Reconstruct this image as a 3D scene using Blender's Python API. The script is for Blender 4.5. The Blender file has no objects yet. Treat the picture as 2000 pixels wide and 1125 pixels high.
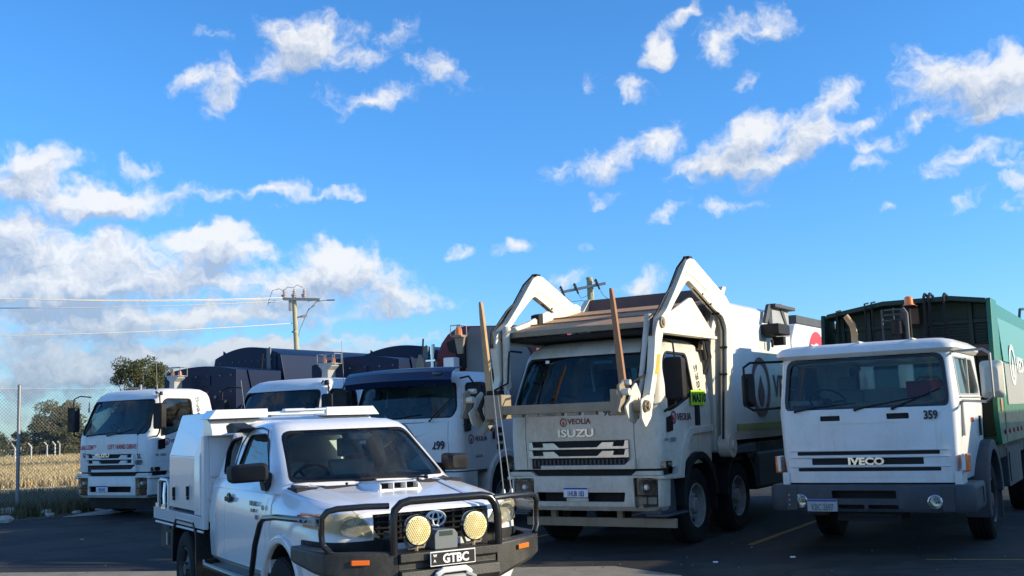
import bpy, bmesh, math, random
from mathutils import Vector, Matrix
from math import sin, cos, pi, radians as R
random.seed(7)
SC = bpy.context.scene
COL = SC.collection

# ---------------------------------------------------------------- camera, light, exposure
cam_data = bpy.data.cameras.new("camera"); cam = bpy.data.objects.new("camera", cam_data); COL.objects.link(cam)
cam_data.sensor_width = 36; cam_data.lens = 2080 / 2000 * 36; cam_data.clip_start = .1; cam_data.clip_end = 3000
_p, _r = R(7.06), R(2.1)
_f = Vector((0, cos(_p), sin(_p))); _x0 = Vector((1, 0, 0)); _u0 = Vector((0, -sin(_p), cos(_p)))
_rt = _x0 * cos(_r) - _u0 * sin(_r); _up = _x0 * sin(_r) + _u0 * cos(_r)
cam.matrix_world = Matrix(((_rt.x, _up.x, -_f.x, 0), (_rt.y, _up.y, -_f.y, 0), (_rt.z, _up.z, -_f.z, 1.787), (0, 0, 0, 1)))
SC.camera = cam
SUN_AZ_VEC = Vector((.983, -.18, 0)).normalized(); SUN_EL = R(18.5)
sd = bpy.data.lights.new("sun", 'SUN'); sun = bpy.data.objects.new("sun", sd); COL.objects.link(sun)
sd.energy = 5.0; sd.angle = R(.55); sd.color = (1, .85, .60)
S = Vector((SUN_AZ_VEC.x * cos(SUN_EL), SUN_AZ_VEC.y * cos(SUN_EL), sin(SUN_EL)))
sun.rotation_euler = S.to_track_quat('Z', 'Y').to_euler()
SC.view_settings.view_transform = 'Standard'; SC.view_settings.look = 'None'
SC.view_settings.exposure = 0.46; SC.view_settings.gamma = 1; SC.view_settings.use_curve_mapping = False
SC.cycles.max_bounces = 8; SC.cycles.transparent_max_bounces = 16; SC.cycles.use_denoising = True

CLOUDS = [(-0.1836, 0.352, 0.0577, 0.0288, 0.175, 1.1), (-0.2171, 0.3599, 0.0385, 0.0168, -0.314, 0.6), (-0.2644, 0.3155, 0.0529, 0.0202, 0.21, 0.9), (-0.2079, 0.3333, 0.0433, 0.0192, 0.471, 0.9), (-0.3011, 0.3092, 0.0291, 0.0132, 0.384, 0.56), (-0.1104, 0.353, 0.037, 0.0159, 0.646, 0.67), (-0.1403, 0.3347, 0.0476, 0.0116, 0.122, 0.56), (-0.1263, 0.3026, 0.0529, 0.0154, 0.175, 1.0), (-0.165, 0.3115, 0.0264, 0.0132, 0.559, 0.56), (-0.057, 0.3206, 0.0337, 0.0183, -0.314, 0.9), (-0.091, 0.3416, 0.0159, 0.0185, 0.035, 0.56), (-0.2782, 0.3512, 0.0291, 0.0063, -0.052, 0.56), (-0.2691, 0.2928, 0.0264, 0.0159, 0.384, 0.56), (0.1779, 0.3663, 0.0238, 0.0106, 0.384, 1.01), (0.1571, 0.3443, 0.0397, 0.0138, 0.646, 0.9), (0.1915, 0.3502, 0.0185, 0.0095, 0.384, 0.56), (0.1441, 0.3317, 0.0185, 0.0116, 0.384, 0.9), (0.2043, 0.3264, 0.018, 0.0222, 0.471, 1.01), (0.2199, 0.3451, 0.0264, 0.0159, 0.82, 0.9), (0.2535, 0.3494, 0.0317, 0.0212, 0.21, 1.01), (0.079, 0.3109, 0.0169, 0.0169, 0.384, 0.9), (0.1253, 0.3023, 0.0254, 0.0127, -0.227, 0.9), (0.2262, 0.297, 0.0185, 0.0095, 0.384, 0.56), (0.3131, 0.2827, 0.0291, 0.0148, 0.471, 0.9), (0.3334, 0.2556, 0.0212, 0.0132, 0.384, 0.67), (0.3765, 0.3007, 0.0264, 0.0159, -0.314, 0.56), (0.4045, 0.2768, 0.0625, 0.0264, 0.122, 1.25), (0.4489, 0.2635, 0.0481, 0.0288, 0.21, 1.25), (0.463, 0.2845, 0.0337, 0.0192, 0.035, 0.9), (0.3849, 0.2467, 0.0317, 0.0085, 0.122, 0.9), (0.4474, 0.2465, 0.037, 0.0132, 0.122, 1.01), (0.1024, 0.2393, 0.0721, 0.0183, 0.244, 1.15), (0.1465, 0.2458, 0.0212, 0.0159, 0.035, 0.9), (0.2177, 0.2402, 0.0481, 0.024, 0.297, 1.1), (0.2376, 0.2569, 0.037, 0.0159, 0.21, 0.9), (0.2813, 0.2525, 0.0337, 0.0216, 0.21, 1.0), (0.2917, 0.2399, 0.0457, 0.0168, 0.21, 1.0), (0.2073, 0.2248, 0.0673, 0.0125, 0.035, 1.0), (0.2585, 0.2226, 0.0476, 0.0148, 0.384, 1.01), (0.3356, 0.2283, 0.0317, 0.0127, 0.21, 1.01), (0.3301, 0.2131, 0.0291, 0.0074, 0.035, 1.01), (0.1827, 0.2094, 0.0317, 0.0053, 0.035, 0.67), (0.424, 0.2129, 0.0529, 0.0115, 0.175, 1.0), (0.4433, 0.2007, 0.0317, 0.0063, 0.035, 0.78), (0.3883, 0.1952, 0.0185, 0.0074, 0.175, 0.78), (0.4519, 0.184, 0.0317, 0.0138, 0.122, 1.01), (0.4039, 0.1712, 0.0291, 0.0063, 0.244, 0.67), (0.4503, 0.1668, 0.0212, 0.0053, 0.035, 0.67), (0.1957, 0.1896, 0.0264, 0.0127, 0.035, 1.01), (0.1529, 0.1897, 0.0254, 0.0074, 0.471, 0.67), (0.0885, 0.2035, 0.0185, 0.0095, 0.035, 0.78), (0.2237, 0.1884, 0.0317, 0.0085, 0.122, 0.45), (0.3425, 0.1755, 0.0132, 0.0058, 0.122, 0.67), (-0.0472, 0.1615, 0.0148, 0.0079, 0.244, 1.01), (0.0052, 0.1593, 0.0254, 0.0106, 0.175, 1.23), (0.1205, 0.1211, 0.0328, 0.0138, 0.122, 1.23), (0.0488, 0.1312, 0.0291, 0.0095, 0.244, 0.78), (0.0718, 0.1589, 0.0079, 0.0048, 0.035, 0.45), (-0.4419, 0.2302, 0.0423, 0.0169, 0.035, 1.01), (-0.4236, 0.2335, 0.0317, 0.0185, 0.21, 0.9), (-0.3925, 0.2376, 0.0238, 0.0159, 0.035, 0.67), (-0.3321, 0.2338, 0.0291, 0.0127, -0.14, 0.78), (-0.4116, 0.2539, 0.0159, 0.0074, 0.035, 0.34), (-0.4415, 0.2108, 0.0476, 0.0148, 0.035, 1.12), (-0.4046, 0.2061, 0.0529, 0.0192, -0.052, 1.0), (-0.3752, 0.2097, 0.0264, 0.0185, 0.21, 1.01), (-0.3276, 0.2091, 0.0577, 0.0154, 0.122, 1.0), (-0.358, 0.2014, 0.0529, 0.0132, 0.035, 0.78), (-0.2464, 0.2143, 0.0476, 0.0079, 0.175, 0.9), (-0.2044, 0.2185, 0.0423, 0.0106, 0.035, 1.01), (-0.157, 0.2148, 0.0264, 0.0069, -0.052, 0.9), (-0.2187, 0.2006, 0.0159, 0.0053, 0.035, 0.45), (-0.4207, 0.1856, 0.0673, 0.0144, 0.035, 0.6), (-0.4283, 0.1547, 0.0962, 0.0361, -0.052, 1.3), (-0.3618, 0.1518, 0.0625, 0.0288, 0.035, 1.2), (-0.4448, 0.1759, 0.0433, 0.024, 0.035, 0.8), (-0.2785, 0.1574, 0.0577, 0.0337, 0.122, 1.4), (-0.2965, 0.1757, 0.0264, 0.0132, 0.035, 1.01), (-0.2649, 0.1714, 0.0317, 0.0185, 0.035, 1.12), (-0.2329, 0.1622, 0.0238, 0.0095, 0.035, 0.9), (-0.1771, 0.1478, 0.0577, 0.0264, 0.21, 1.3), (-0.1345, 0.1425, 0.0433, 0.0216, -0.14, 1.1), (-0.1721, 0.1667, 0.0264, 0.0132, 0.035, 0.9), (-0.2193, 0.1341, 0.0485, 0.0137, 0.035, 0.92), (-0.3488, 0.1294, 0.1346, 0.0183, 0.035, 1.26), (-0.1915, 0.1197, 0.1077, 0.016, 0.122, 1.03), (-0.1016, 0.1179, 0.0503, 0.0131, 0.122, 1.41), (-0.4277, 0.1197, 0.0754, 0.0228, 0.035, 1.38), (-0.403, 0.0978, 0.14, 0.0206, 0.035, 1.26), (-0.2741, 0.1019, 0.1292, 0.0174, 0.035, 1.15), (-0.1258, 0.1042, 0.0969, 0.0091, 0.087, 0.8), (-0.3695, 0.071, 0.1723, 0.0206, 0.0, 1.32), (-0.2106, 0.08, 0.0808, 0.01, 0.105, 1.03), (-0.2697, 0.0625, 0.1508, 0.0146, 0.07, 1.26), (-0.1168, 0.0801, 0.0862, 0.0082, 0.035, 0.92), (-0.4265, 0.0497, 0.1077, 0.0183, 0.035, 1.15), (-0.3138, 0.0452, 0.14, 0.0137, 0.035, 0.92), (-0.183, 0.0629, 0.14, 0.01, 0.035, 1.03), (-0.4339, 0.0239, 0.0969, 0.0137, 0.035, 0.8)]

class NT:
    """tiny node-graph helper"""
    def __init__(s, tree): s.t = tree
    def n(s, typ, **kw):
        nd = s.t.nodes.new(typ)
        for k, v in kw.items():
            if k == 'inp':
                for i, val in v.items():
                    if isinstance(val, bpy.types.NodeSocket): s.t.links.new(val, nd.inputs[i])
                    else: nd.inputs[i].default_value = val
            else: setattr(nd, k, v)
        return nd
    def m(s, op, a, b=None, c=None, clamp=False):
        inp = {0: a}
        if b is not None: inp[1] = b
        if c is not None: inp[2] = c
        return s.n('ShaderNodeMath', operation=op, use_clamp=clamp, inp=inp).outputs[0]
    def noise(s, vec, scale, detail=6, rough=.55, dist=0):
        return s.n('ShaderNodeTexNoise', inp={'Vector': vec, 'Scale': scale, 'Detail': detail, 'Roughness': rough, 'Distortion': dist}).outputs['Fac']
    def ramp(s, fac, lo, hi, a=0., b=1., smooth=True):
        return s.n('ShaderNodeMapRange', interpolation_type='SMOOTHSTEP' if smooth else 'LINEAR', inp={0: fac, 1: lo, 2: hi, 3: a, 4: b}).outputs[0]
    def mix(s, fac, a, b, blend='MIX'):
        nd = s.t.nodes.new('ShaderNodeMix'); nd.data_type = 'RGBA'; nd.blend_type = blend
        for i, v in ((0, fac), (6, a), (7, b)):
            if isinstance(v, bpy.types.NodeSocket): s.t.links.new(v, nd.inputs[i])
            else: nd.inputs[i].default_value = v if i == 0 else (tuple(v) + (1,))[:4]
        return nd.outputs[2]

def cloud_group():
    g = bpy.data.node_groups.new("cloud_density", 'ShaderNodeTree')
    g.interface.new_socket("P", in_out='INPUT', socket_type='NodeSocketVector')
    g.interface.new_socket("D", in_out='OUTPUT', socket_type='NodeSocketFloat')
    g.interface.new_socket("M", in_out='OUTPUT', socket_type='NodeSocketFloat')
    g.interface.new_socket("S", in_out='OUTPUT', socket_type='NodeSocketFloat')
    N = NT(g); gi = N.n('NodeGroupInput'); go = N.n('NodeGroupOutput')
    P = gi.outputs[0]
    w = N.n('ShaderNodeTexNoise', inp={'Vector': P, 'Scale': 26., 'Detail': 3., 'Roughness': .6})
    off = N.n('ShaderNodeVectorMath', operation='SUBTRACT', inp={0: w.outputs['Color'], 1: (.5, .5, .5)}).outputs[0]
    off = N.n('ShaderNodeVectorMath', operation='SCALE', inp={0: off, 3: .045}).outputs[0]
    PW = N.n('ShaderNodeVectorMath', operation='ADD', inp={0: P, 1: off}).outputs[0]
    UP = N.n('ShaderNodeVectorMath', operation='ADD', inp={0: PW, 1: (.006, .016, 0)}).outputs[0]
    def ellipses(vec, lst):
        tot = None
        for a, e, ru, rv, rot, st in lst:
            mp = N.n('ShaderNodeMapping', vector_type='TEXTURE', inp={'Vector': vec, 'Location': (a, e, 0), 'Rotation': (0, 0, rot), 'Scale': (ru * 1.15, rv * 1.15, 1)})
            gr = N.n('ShaderNodeTexGradient', gradient_type='SPHERICAL', inp={0: mp.outputs[0]}).outputs['Fac']
            tot = N.m('MULTIPLY_ADD', gr, st, tot if tot is not None else 0.)
        return tot
    tot = ellipses(PW, CLOUDS)
    tup = ellipses(UP, [c for c in CLOUDS if c[2] * c[3] > .00045])
    hn = N.m('SUBTRACT', tot, tup)
    # outside the frame more sky: low-frequency noise clouds, cover raised to whiten fill light
    sep = N.n('ShaderNodeSeparateXYZ', inp={0: P})
    ax = N.m('ABSOLUTE', sep.outputs[0]); outx = N.ramp(ax, .48, .62)
    oute = N.ramp(sep.outputs[1], .42, .52)
    outm = N.m('MAXIMUM', outx, oute)
    low = N.ramp(N.noise(P, 3.2, 3, .5), .46, .68, 0., .9)
    tot = N.m('ADD', tot, N.m('MULTIPLY', low, outm))
    f1 = N.noise(PW, 24., 10, .60)
    bil = N.noise(PW, 75., 7, .66)
    fn = N.m('ADD', N.m('MULTIPLY', N.m('SUBTRACT', f1, .5), 2.1), N.m('MULTIPLY', N.m('SUBTRACT', bil, .5), 1.15))
    d = N.m('ADD', N.m('MULTIPLY', N.m('MINIMUM', tot, 1.35), 1.0), fn)
    f2 = N.noise(N.n('ShaderNodeVectorMath', operation='ADD', inp={0: PW, 1: (.005, .010, 0)}).outputs[0], 24., 10, .60)
    b2 = N.noise(N.n('ShaderNodeVectorMath', operation='ADD', inp={0: PW, 1: (.0025, .005, 0)}).outputs[0], 75., 5, .62)
    sh = N.m('ADD', N.m('MULTIPLY', hn, 1.1), N.m('ADD', N.m('MULTIPLY', N.m('SUBTRACT', f1, f2), 2.6), N.m('MULTIPLY', N.m('SUBTRACT', bil, b2), 2.2)))
    g.links.new(d, go.inputs[0]); g.links.new(tot, go.inputs[1]); g.links.new(sh, go.inputs[2])
    return g

world = bpy.data.worlds.new("World"); SC.world = world; world.use_nodes = True
W = world.node_tree; W.nodes.clear(); N = NT(W)
sky = N.n('ShaderNodeTexSky', sky_type='NISHITA', sun_disc=False, sun_elevation=SUN_EL, altitude=20, air_density=1.0, dust_density=.35, ozone_density=3.0)
sky.sun_rotation = math.atan2(SUN_AZ_VEC.x, SUN_AZ_VEC.y)
skyc = N.n('ShaderNodeHueSaturation', inp={'Hue': .5, 'Saturation': 1.14, 'Value': 1., 'Color': sky.outputs[0]}).outputs[0]
tc = N.n('ShaderNodeTexCoord').outputs['Generated']
sx = N.n('ShaderNodeSeparateXYZ', inp={0: tc})
az = N.m('ARCTAN2', sx.outputs[0], sx.outputs[1]); el = N.m('ARCSINE', sx.outputs[2])
P0 = N.n('ShaderNodeCombineXYZ', inp={0: az, 1: el, 2: 0.}).outputs[0]
grp = cloud_group()
def dens(vec):
    nd = W.nodes.new('ShaderNodeGroup'); nd.node_tree = grp; W.links.new(vec, nd.inputs[0]); return nd
n0 = dens(P0)
a0 = N.ramp(n0.outputs[0], .14, 1.30)
a0 = N.m('MULTIPLY', a0, N.ramp(n0.outputs[1], .0, .28))
thick = N.ramp(n0.outputs[0], .6, 1.9, 0., 1., False)
lit = N.ramp(N.m('SUBTRACT', n0.outputs[2], N.m('MULTIPLY', thick, .95)), -1.05, .55, 0., 1., False)
lowel = N.ramp(el, .02, .15)
skyc = N.mix(1., skyc, N.mix(N.ramp(el, 0., .36), (.54, .84, 1.24), (.62, 1.02, 1.34)), 'MULTIPLY')
dark = N.mix(lowel, (.23, .31, .44), (.36, .45, .60))
bright = N.mix(lowel, (.47, .53, .62), (.84, .84, .84))
ccol = N.mix(lit, dark, bright)
bgs = N.n('ShaderNodeBackground', inp={0: skyc, 1: .14})
bgc = N.n('ShaderNodeBackground', inp={0: ccol, 1: .84})
mixs = N.n('ShaderNodeMixShader', inp={0: N.m('MULTIPLY', a0, .90), 1: bgs.outputs[0], 2: bgc.outputs[0]})
world.cycles.sampling_method = 'MANUAL'; world.cycles.sample_map_resolution = 256
wo = N.n('ShaderNodeOutputWorld'); W.links.new(mixs.outputs[0], wo.inputs[0])

# ---------------------------------------------------------------- materials
def mat(name, col, rough=.5, metal=0., dirt=0., dirtcol=(.16, .13, .09), dscale=3., spec=.5, var=0., vscale=8., bump=0., bscale=60., coat=0., lowdirt=0., rvar=0.):
    m = bpy.data.materials.new(name); m.use_nodes = True; t = m.node_tree; N = NT(t)
    b = t.nodes['Principled BSDF']; b.inputs['Roughness'].default_value = rough; b.inputs['Metallic'].default_value = metal
    b.inputs['Specular IOR Level'].default_value = spec; b.inputs['Coat Weight'].default_value = coat
    co = N.n('ShaderNodeTexCoord').outputs['Object']
    c = tuple(col) + (1,)
    cs = None
    if var:
        nz = N.noise(co, vscale, 5, .6)
        cs = N.mix(N.ramp(nz, .3, .7), tuple(x * (1 - var) for x in col), tuple(min(1, x * (1 + var)) for x in col))
    if dirt:
        st = N.n('ShaderNodeMapping', inp={'Vector': co, 'Scale': (1, 1, .45)}).outputs[0]
        f = N.noise(st, dscale, 8, .65)
        f2 = N.noise(co, dscale * 9, 4, .6)
        fac = N.m('MULTIPLY', N.ramp(N.m('ADD', N.m('MULTIPLY', f, .75), N.m('MULTIPLY', f2, .25)), .40, .72), dirt)
        cs = N.mix(fac, cs if cs is not None else col, dirtcol)
    if lowdirt:
        sv = N.n('ShaderNodeMapping', inp={'Vector': co, 'Scale': (1, 1, .06)}).outputs[0]
        cs = N.mix(N.m('MULTIPLY', N.ramp(N.noise(sv, 22, 4, .7), .54, .78), .35), cs if cs is not None else col, dirtcol)
        sp = N.ramp(N.noise(co, 90, 3, .6), .68, .74); cs = N.mix(N.m('MULTIPLY', sp, .5), cs, tuple(x * .5 for x in dirtcol))
        z = N.n('ShaderNodeSeparateXYZ', inp={0: co}).outputs[2]
        f = N.noise(co, 6, 5, .6)
        fac = N.m('MULTIPLY', N.m('MULTIPLY', N.ramp(z, 1.6, .5), N.ramp(f, .25, .75)), lowdirt)
        cs = N.mix(fac, cs if cs is not None else col, dirtcol)
    if cs is not None: t.links.new(cs, b.inputs['Base Color'])
    else: b.inputs['Base Color'].default_value = c
    if rvar:
        t.links.new(N.ramp(N.noise(co, 5, 6, .6), .3, .7, rough, min(1, rough + rvar)), b.inputs['Roughness'])
    if bump:
        bp = N.n('ShaderNodeBump', inp={'Strength': bump, 'Distance': .02, 'Height': N.noise(co, bscale, 5, .6)})
        t.links.new(bp.outputs[0], b.inputs['Normal'])
    return m

M = {}
M['white'] = mat('white_paint', (.74, .75, .74), .32, dirt=.38, dirtcol=(.46, .42, .34), dscale=2.2, coat=.3, lowdirt=.45, rvar=.2)
M['utewhite'] = mat('ute_white_paint', (.76, .76, .76), .22, dirt=.04, dirtcol=(.5, .46, .38), dscale=1.6, coat=.5, lowdirt=.16)
M['cream'] = mat('cream_paint', (.74, .69, .56), .45, dirt=.35, dirtcol=(.36, .25, .13), dscale=3.2, rvar=.2)
M['dusty'] = mat('dusty_white_paint', (.62, .59, .50), .5, dirt=.6, dirtcol=(.27, .23, .17), dscale=2.0, lowdirt=.5)
M['dustyblack'] = mat('dusty_black_steel', (.018, .018, .017), .45, dirt=.6, dirtcol=(.075, .068, .055), dscale=7, bump=.1)
M['steel'] = mat('dirty_steel', (.27, .22, .15), .6, dirt=.7, dirtcol=(.17, .12, .07), dscale=4, bump=.3, bscale=25)
M['rust'] = mat('rusty_steel', (.33, .16, .08), .75, dirt=.6, dirtcol=(.10, .06, .04), dscale=5, bump=.4, bscale=30)
M['tine'] = mat('worn_yellow_steel', (.44, .28, .13), .6, dirt=.8, dirtcol=(.25, .12, .06), dscale=5)
M['hopper'] = mat('brown_hopper_steel', (.15, .075, .05), .55, dirt=.6, dirtcol=(.07, .05, .045), dscale=4, bump=.25, bscale=14)
M['deck'] = mat('dusty_brown_deck', (.50, .29, .15), .7, dirt=.45, dirtcol=(.20, .11, .06), dscale=5, bump=.3, bscale=20)
M['black'] = mat('black_plastic', (.010, .010, .012), .5, spec=.3, dirt=.2, dirtcol=(.022, .020, .018), dscale=6, rvar=.2)
M['gloss'] = mat('black_gloss', (.012, .012, .014), .18, dirt=.25, dirtcol=(.05, .045, .04), dscale=6)
M['dark'] = mat('dark_void', (.01, .01, .011), .8)
M['grey'] = mat('dark_grey_plastic', (.045, .052, .062), .6, dirt=.4, dirtcol=(.12, .11, .10), dscale=4, bump=.15, bscale=120)
M['lgrey'] = mat('light_grey', (.35, .36, .36), .5, dirt=.3, dscale=6)
M['interior'] = mat('interior_grey', (.05, .05, .055), .8)
M['seat'] = mat('seat_fabric', (.24, .26, .25), .9)
M['rubber'] = mat('tyre_rubber', (.012, .012, .013), .85, spec=.25, dirt=.4, dirtcol=(.035, .032, .028), dscale=5, bump=.3, bscale=60)
M['rim'] = mat('painted_rim', (.28, .27, .25), .5, dirt=.6, dirtcol=(.08, .06, .045), dscale=9)
M['blkrim'] = mat('black_rim', (.03, .03, .032), .5, dirt=.4, dirtcol=(.09, .08, .07), dscale=9)
M['dullchrome'] = mat('dull_chrome', (.50, .50, .48), .28, .9, dirt=.6, dirtcol=(.30, .26, .20), dscale=7)
M['chrome'] = mat('chrome', (.80, .80, .78), .22, 1., dirt=.25, dirtcol=(.4, .36, .3), dscale=6)
M['alu'] = mat('aluminium', (.55, .56, .58), .4, 1., dirt=.3, dirtcol=(.3, .28, .25), dscale=8)
M['green'] = mat('green_paint', (.012, .16, .075), .38, dirt=.3, dirtcol=(.05, .10, .06), dscale=3, coat=.25, rvar=.15)
M['dgreen'] = mat('dark_and_shaded_green', (.003, .028, .017), .5, dirt=.4, dirtcol=(.02, .03, .02), dscale=3)
M['teal'] = mat('teal_paint', (.10, .30, .27), .4, dirt=.25, dirtcol=(.2, .27, .22), dscale=3)
M['greypanel'] = mat('grey_signage_panel', (.36, .36, .33), .42, dirt=.3, dirtcol=(.22, .22, .2), dscale=2)
M['navy'] = mat('navy_paint', (.003, .012, .045), .42, dirt=.15, dirtcol=(.006, .014, .035), dscale=2.5, coat=0., spec=.22)
M['visor'] = mat('dark_blue_visor', (.006, .018, .06), .25, coat=.3)
M['red'] = mat('red_paint', (.17, .014, .02), .5, dirt=.3, dirtcol=(.1, .02, .02))
M['bgrey'] = mat('grey_body_paint', (.15, .165, .17), .5, dirt=.3, dirtcol=(.12, .12, .12))
M['decalred'] = mat('red_decal', (.55, .03, .04), .45)
M['decaldark'] = mat('dark_red_decal', (.12, .02, .04), .5)
M['decalblack'] = mat('black_decal', (.012, .012, .014), .5)
M['decalgrey'] = mat('grey_decal', (.16, .16, .17), .4)
M['decalwhite'] = mat('white_decal', (.8, .8, .78), .45)
M['lime'] = mat('lime_sign', (.42, .75, .02), .5)
M['yellow'] = mat('yellow_decal', (.62, .42, .03), .5, dirt=.3)
M['olive'] = mat('dull_yellow_band', (.28, .26, .05), .5, dirt=.4)
M['yellowline'] = mat('yellow_line_paint', (.30, .20, .04), .8, dirt=.8, dirtcol=(.05, .045, .035), dscale=6)
M['orange'] = mat('orange_lens', (.85, .16, .015), .2, coat=.6)
M['amber'] = mat('amber_beacon', (.80, .20, .015), .25, coat=.5)
M['pvcyellow'] = mat('led_cover_yellow', (.95, .84, .46), .35, coat=.3)
M['ledcell'] = mat('led_cell_shadow', (.80, .68, .36), .5)
M['plate'] = mat('number_plate_white', (.72, .75, .80), .4, dirt=.15)
M['plateblue'] = mat('number_plate_blue', (.03, .06, .30), .4)
M['platetext'] = mat('number_plate_text', (.02, .04, .18), .4)
M['oldplate'] = mat('old_number_plate', (.42, .44, .44), .55, dirt=.5, dirtcol=(.2, .2, .18), dscale=9)
M['redbox'] = mat('red_box', (.45, .03, .03), .5)
M['tank'] = mat('white_tank', (.72, .74, .62), .4)
M['galv'] = mat('galvanised_steel', (.30, .31, .32), .5, .6, dirt=.4, dirtcol=(.15, .14, .13), dscale=8)
M['wood'] = mat('pole_wood', (.40, .38, .24), .85, dirt=.5, dirtcol=(.12, .11, .07), dscale=4, bump=.4, bscale=20)
M['ceramic'] = mat('insulator_ceramic', (.45, .36, .34), .3)
M['speck'] = mat('grey_gravel', (.14, .13, .12), .9)
M['rock'] = mat('pale_rock', (.50, .46, .40), .85, dirt=.5, dirtcol=(.28, .22, .16), dscale=10, bump=.5, bscale=18)
M['card'] = mat('cardboard', (.42, .38, .33), .9, dirt=.4, dirtcol=(.25, .2, .15), dscale=6)
M['bark'] = mat('bark', (.25, .2, .16), .9, dirt=.5, dirtcol=(.4, .37, .32), dscale=5, bump=.5, bscale=12)
M['concrete'] = mat('pale_concrete', (.55, .53, .48), .85, dirt=.4)

def glass(name, tint, gloss=.9, rough=.02, ior=1.6, d0=0., d1=.05, dcol=(.45, .42, .36, 1)):
    m = bpy.data.materials.new(name); m.use_nodes = True; t = m.node_tree; t.nodes.clear(); N = NT(t)
    tr = N.n('ShaderNodeBsdfTransparent', inp={0: tuple(tint) + (1,)})
    gl = N.n('ShaderNodeBsdfGlossy', inp={0: (gloss, gloss, gloss, 1), 1: rough})
    fr = N.n('ShaderNodeFresnel', inp={0: ior}).outputs[0]
    co = N.n('ShaderNodeTexCoord').outputs['Object']
    df = N.n('ShaderNodeBsdfDiffuse', inp={0: dcol})
    dust = N.ramp(N.noise(co, 5, 7, .7), .35, .75, d0, d1)
    s1 = N.n('ShaderNodeMixShader', inp={0: fr, 1: tr.outputs[0], 2: gl.outputs[0]})
    s2 = N.n('ShaderNodeMixShader', inp={0: dust, 1: s1.outputs[0], 2: df.outputs[0]})
    o = N.n('ShaderNodeOutputMaterial'); t.links.new(s2.outputs[0], o.inputs[0]); return m
M['glass'] = glass('windscreen_glass', (.36, .56, .66), ior=1.5, d1=.015)
M['glassclear'] = glass('clear_side_glass', (.88, .94, .94))
M['glassdark'] = glass('tinted_glass', (.10, .13, .15))
M['glassute'] = glass('ute_windscreen_glass', (.60, .80, .74), ior=1.45, d1=.02)
M['hazelens'] = glass('hazed_headlight_lens', (.85, .84, .78), rough=.08, ior=1.5, d0=.16, d1=.42, dcol=(.72, .66, .46, 1))
M['lens'] = glass('clear_lens', (.80, .82, .80), rough=.08)
M['foglens'] = mat('hazed_lens', (.58, .56, .46), .22, .15, coat=.6, dirt=.5, dirtcol=(.70, .62, .38), dscale=5)

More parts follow.
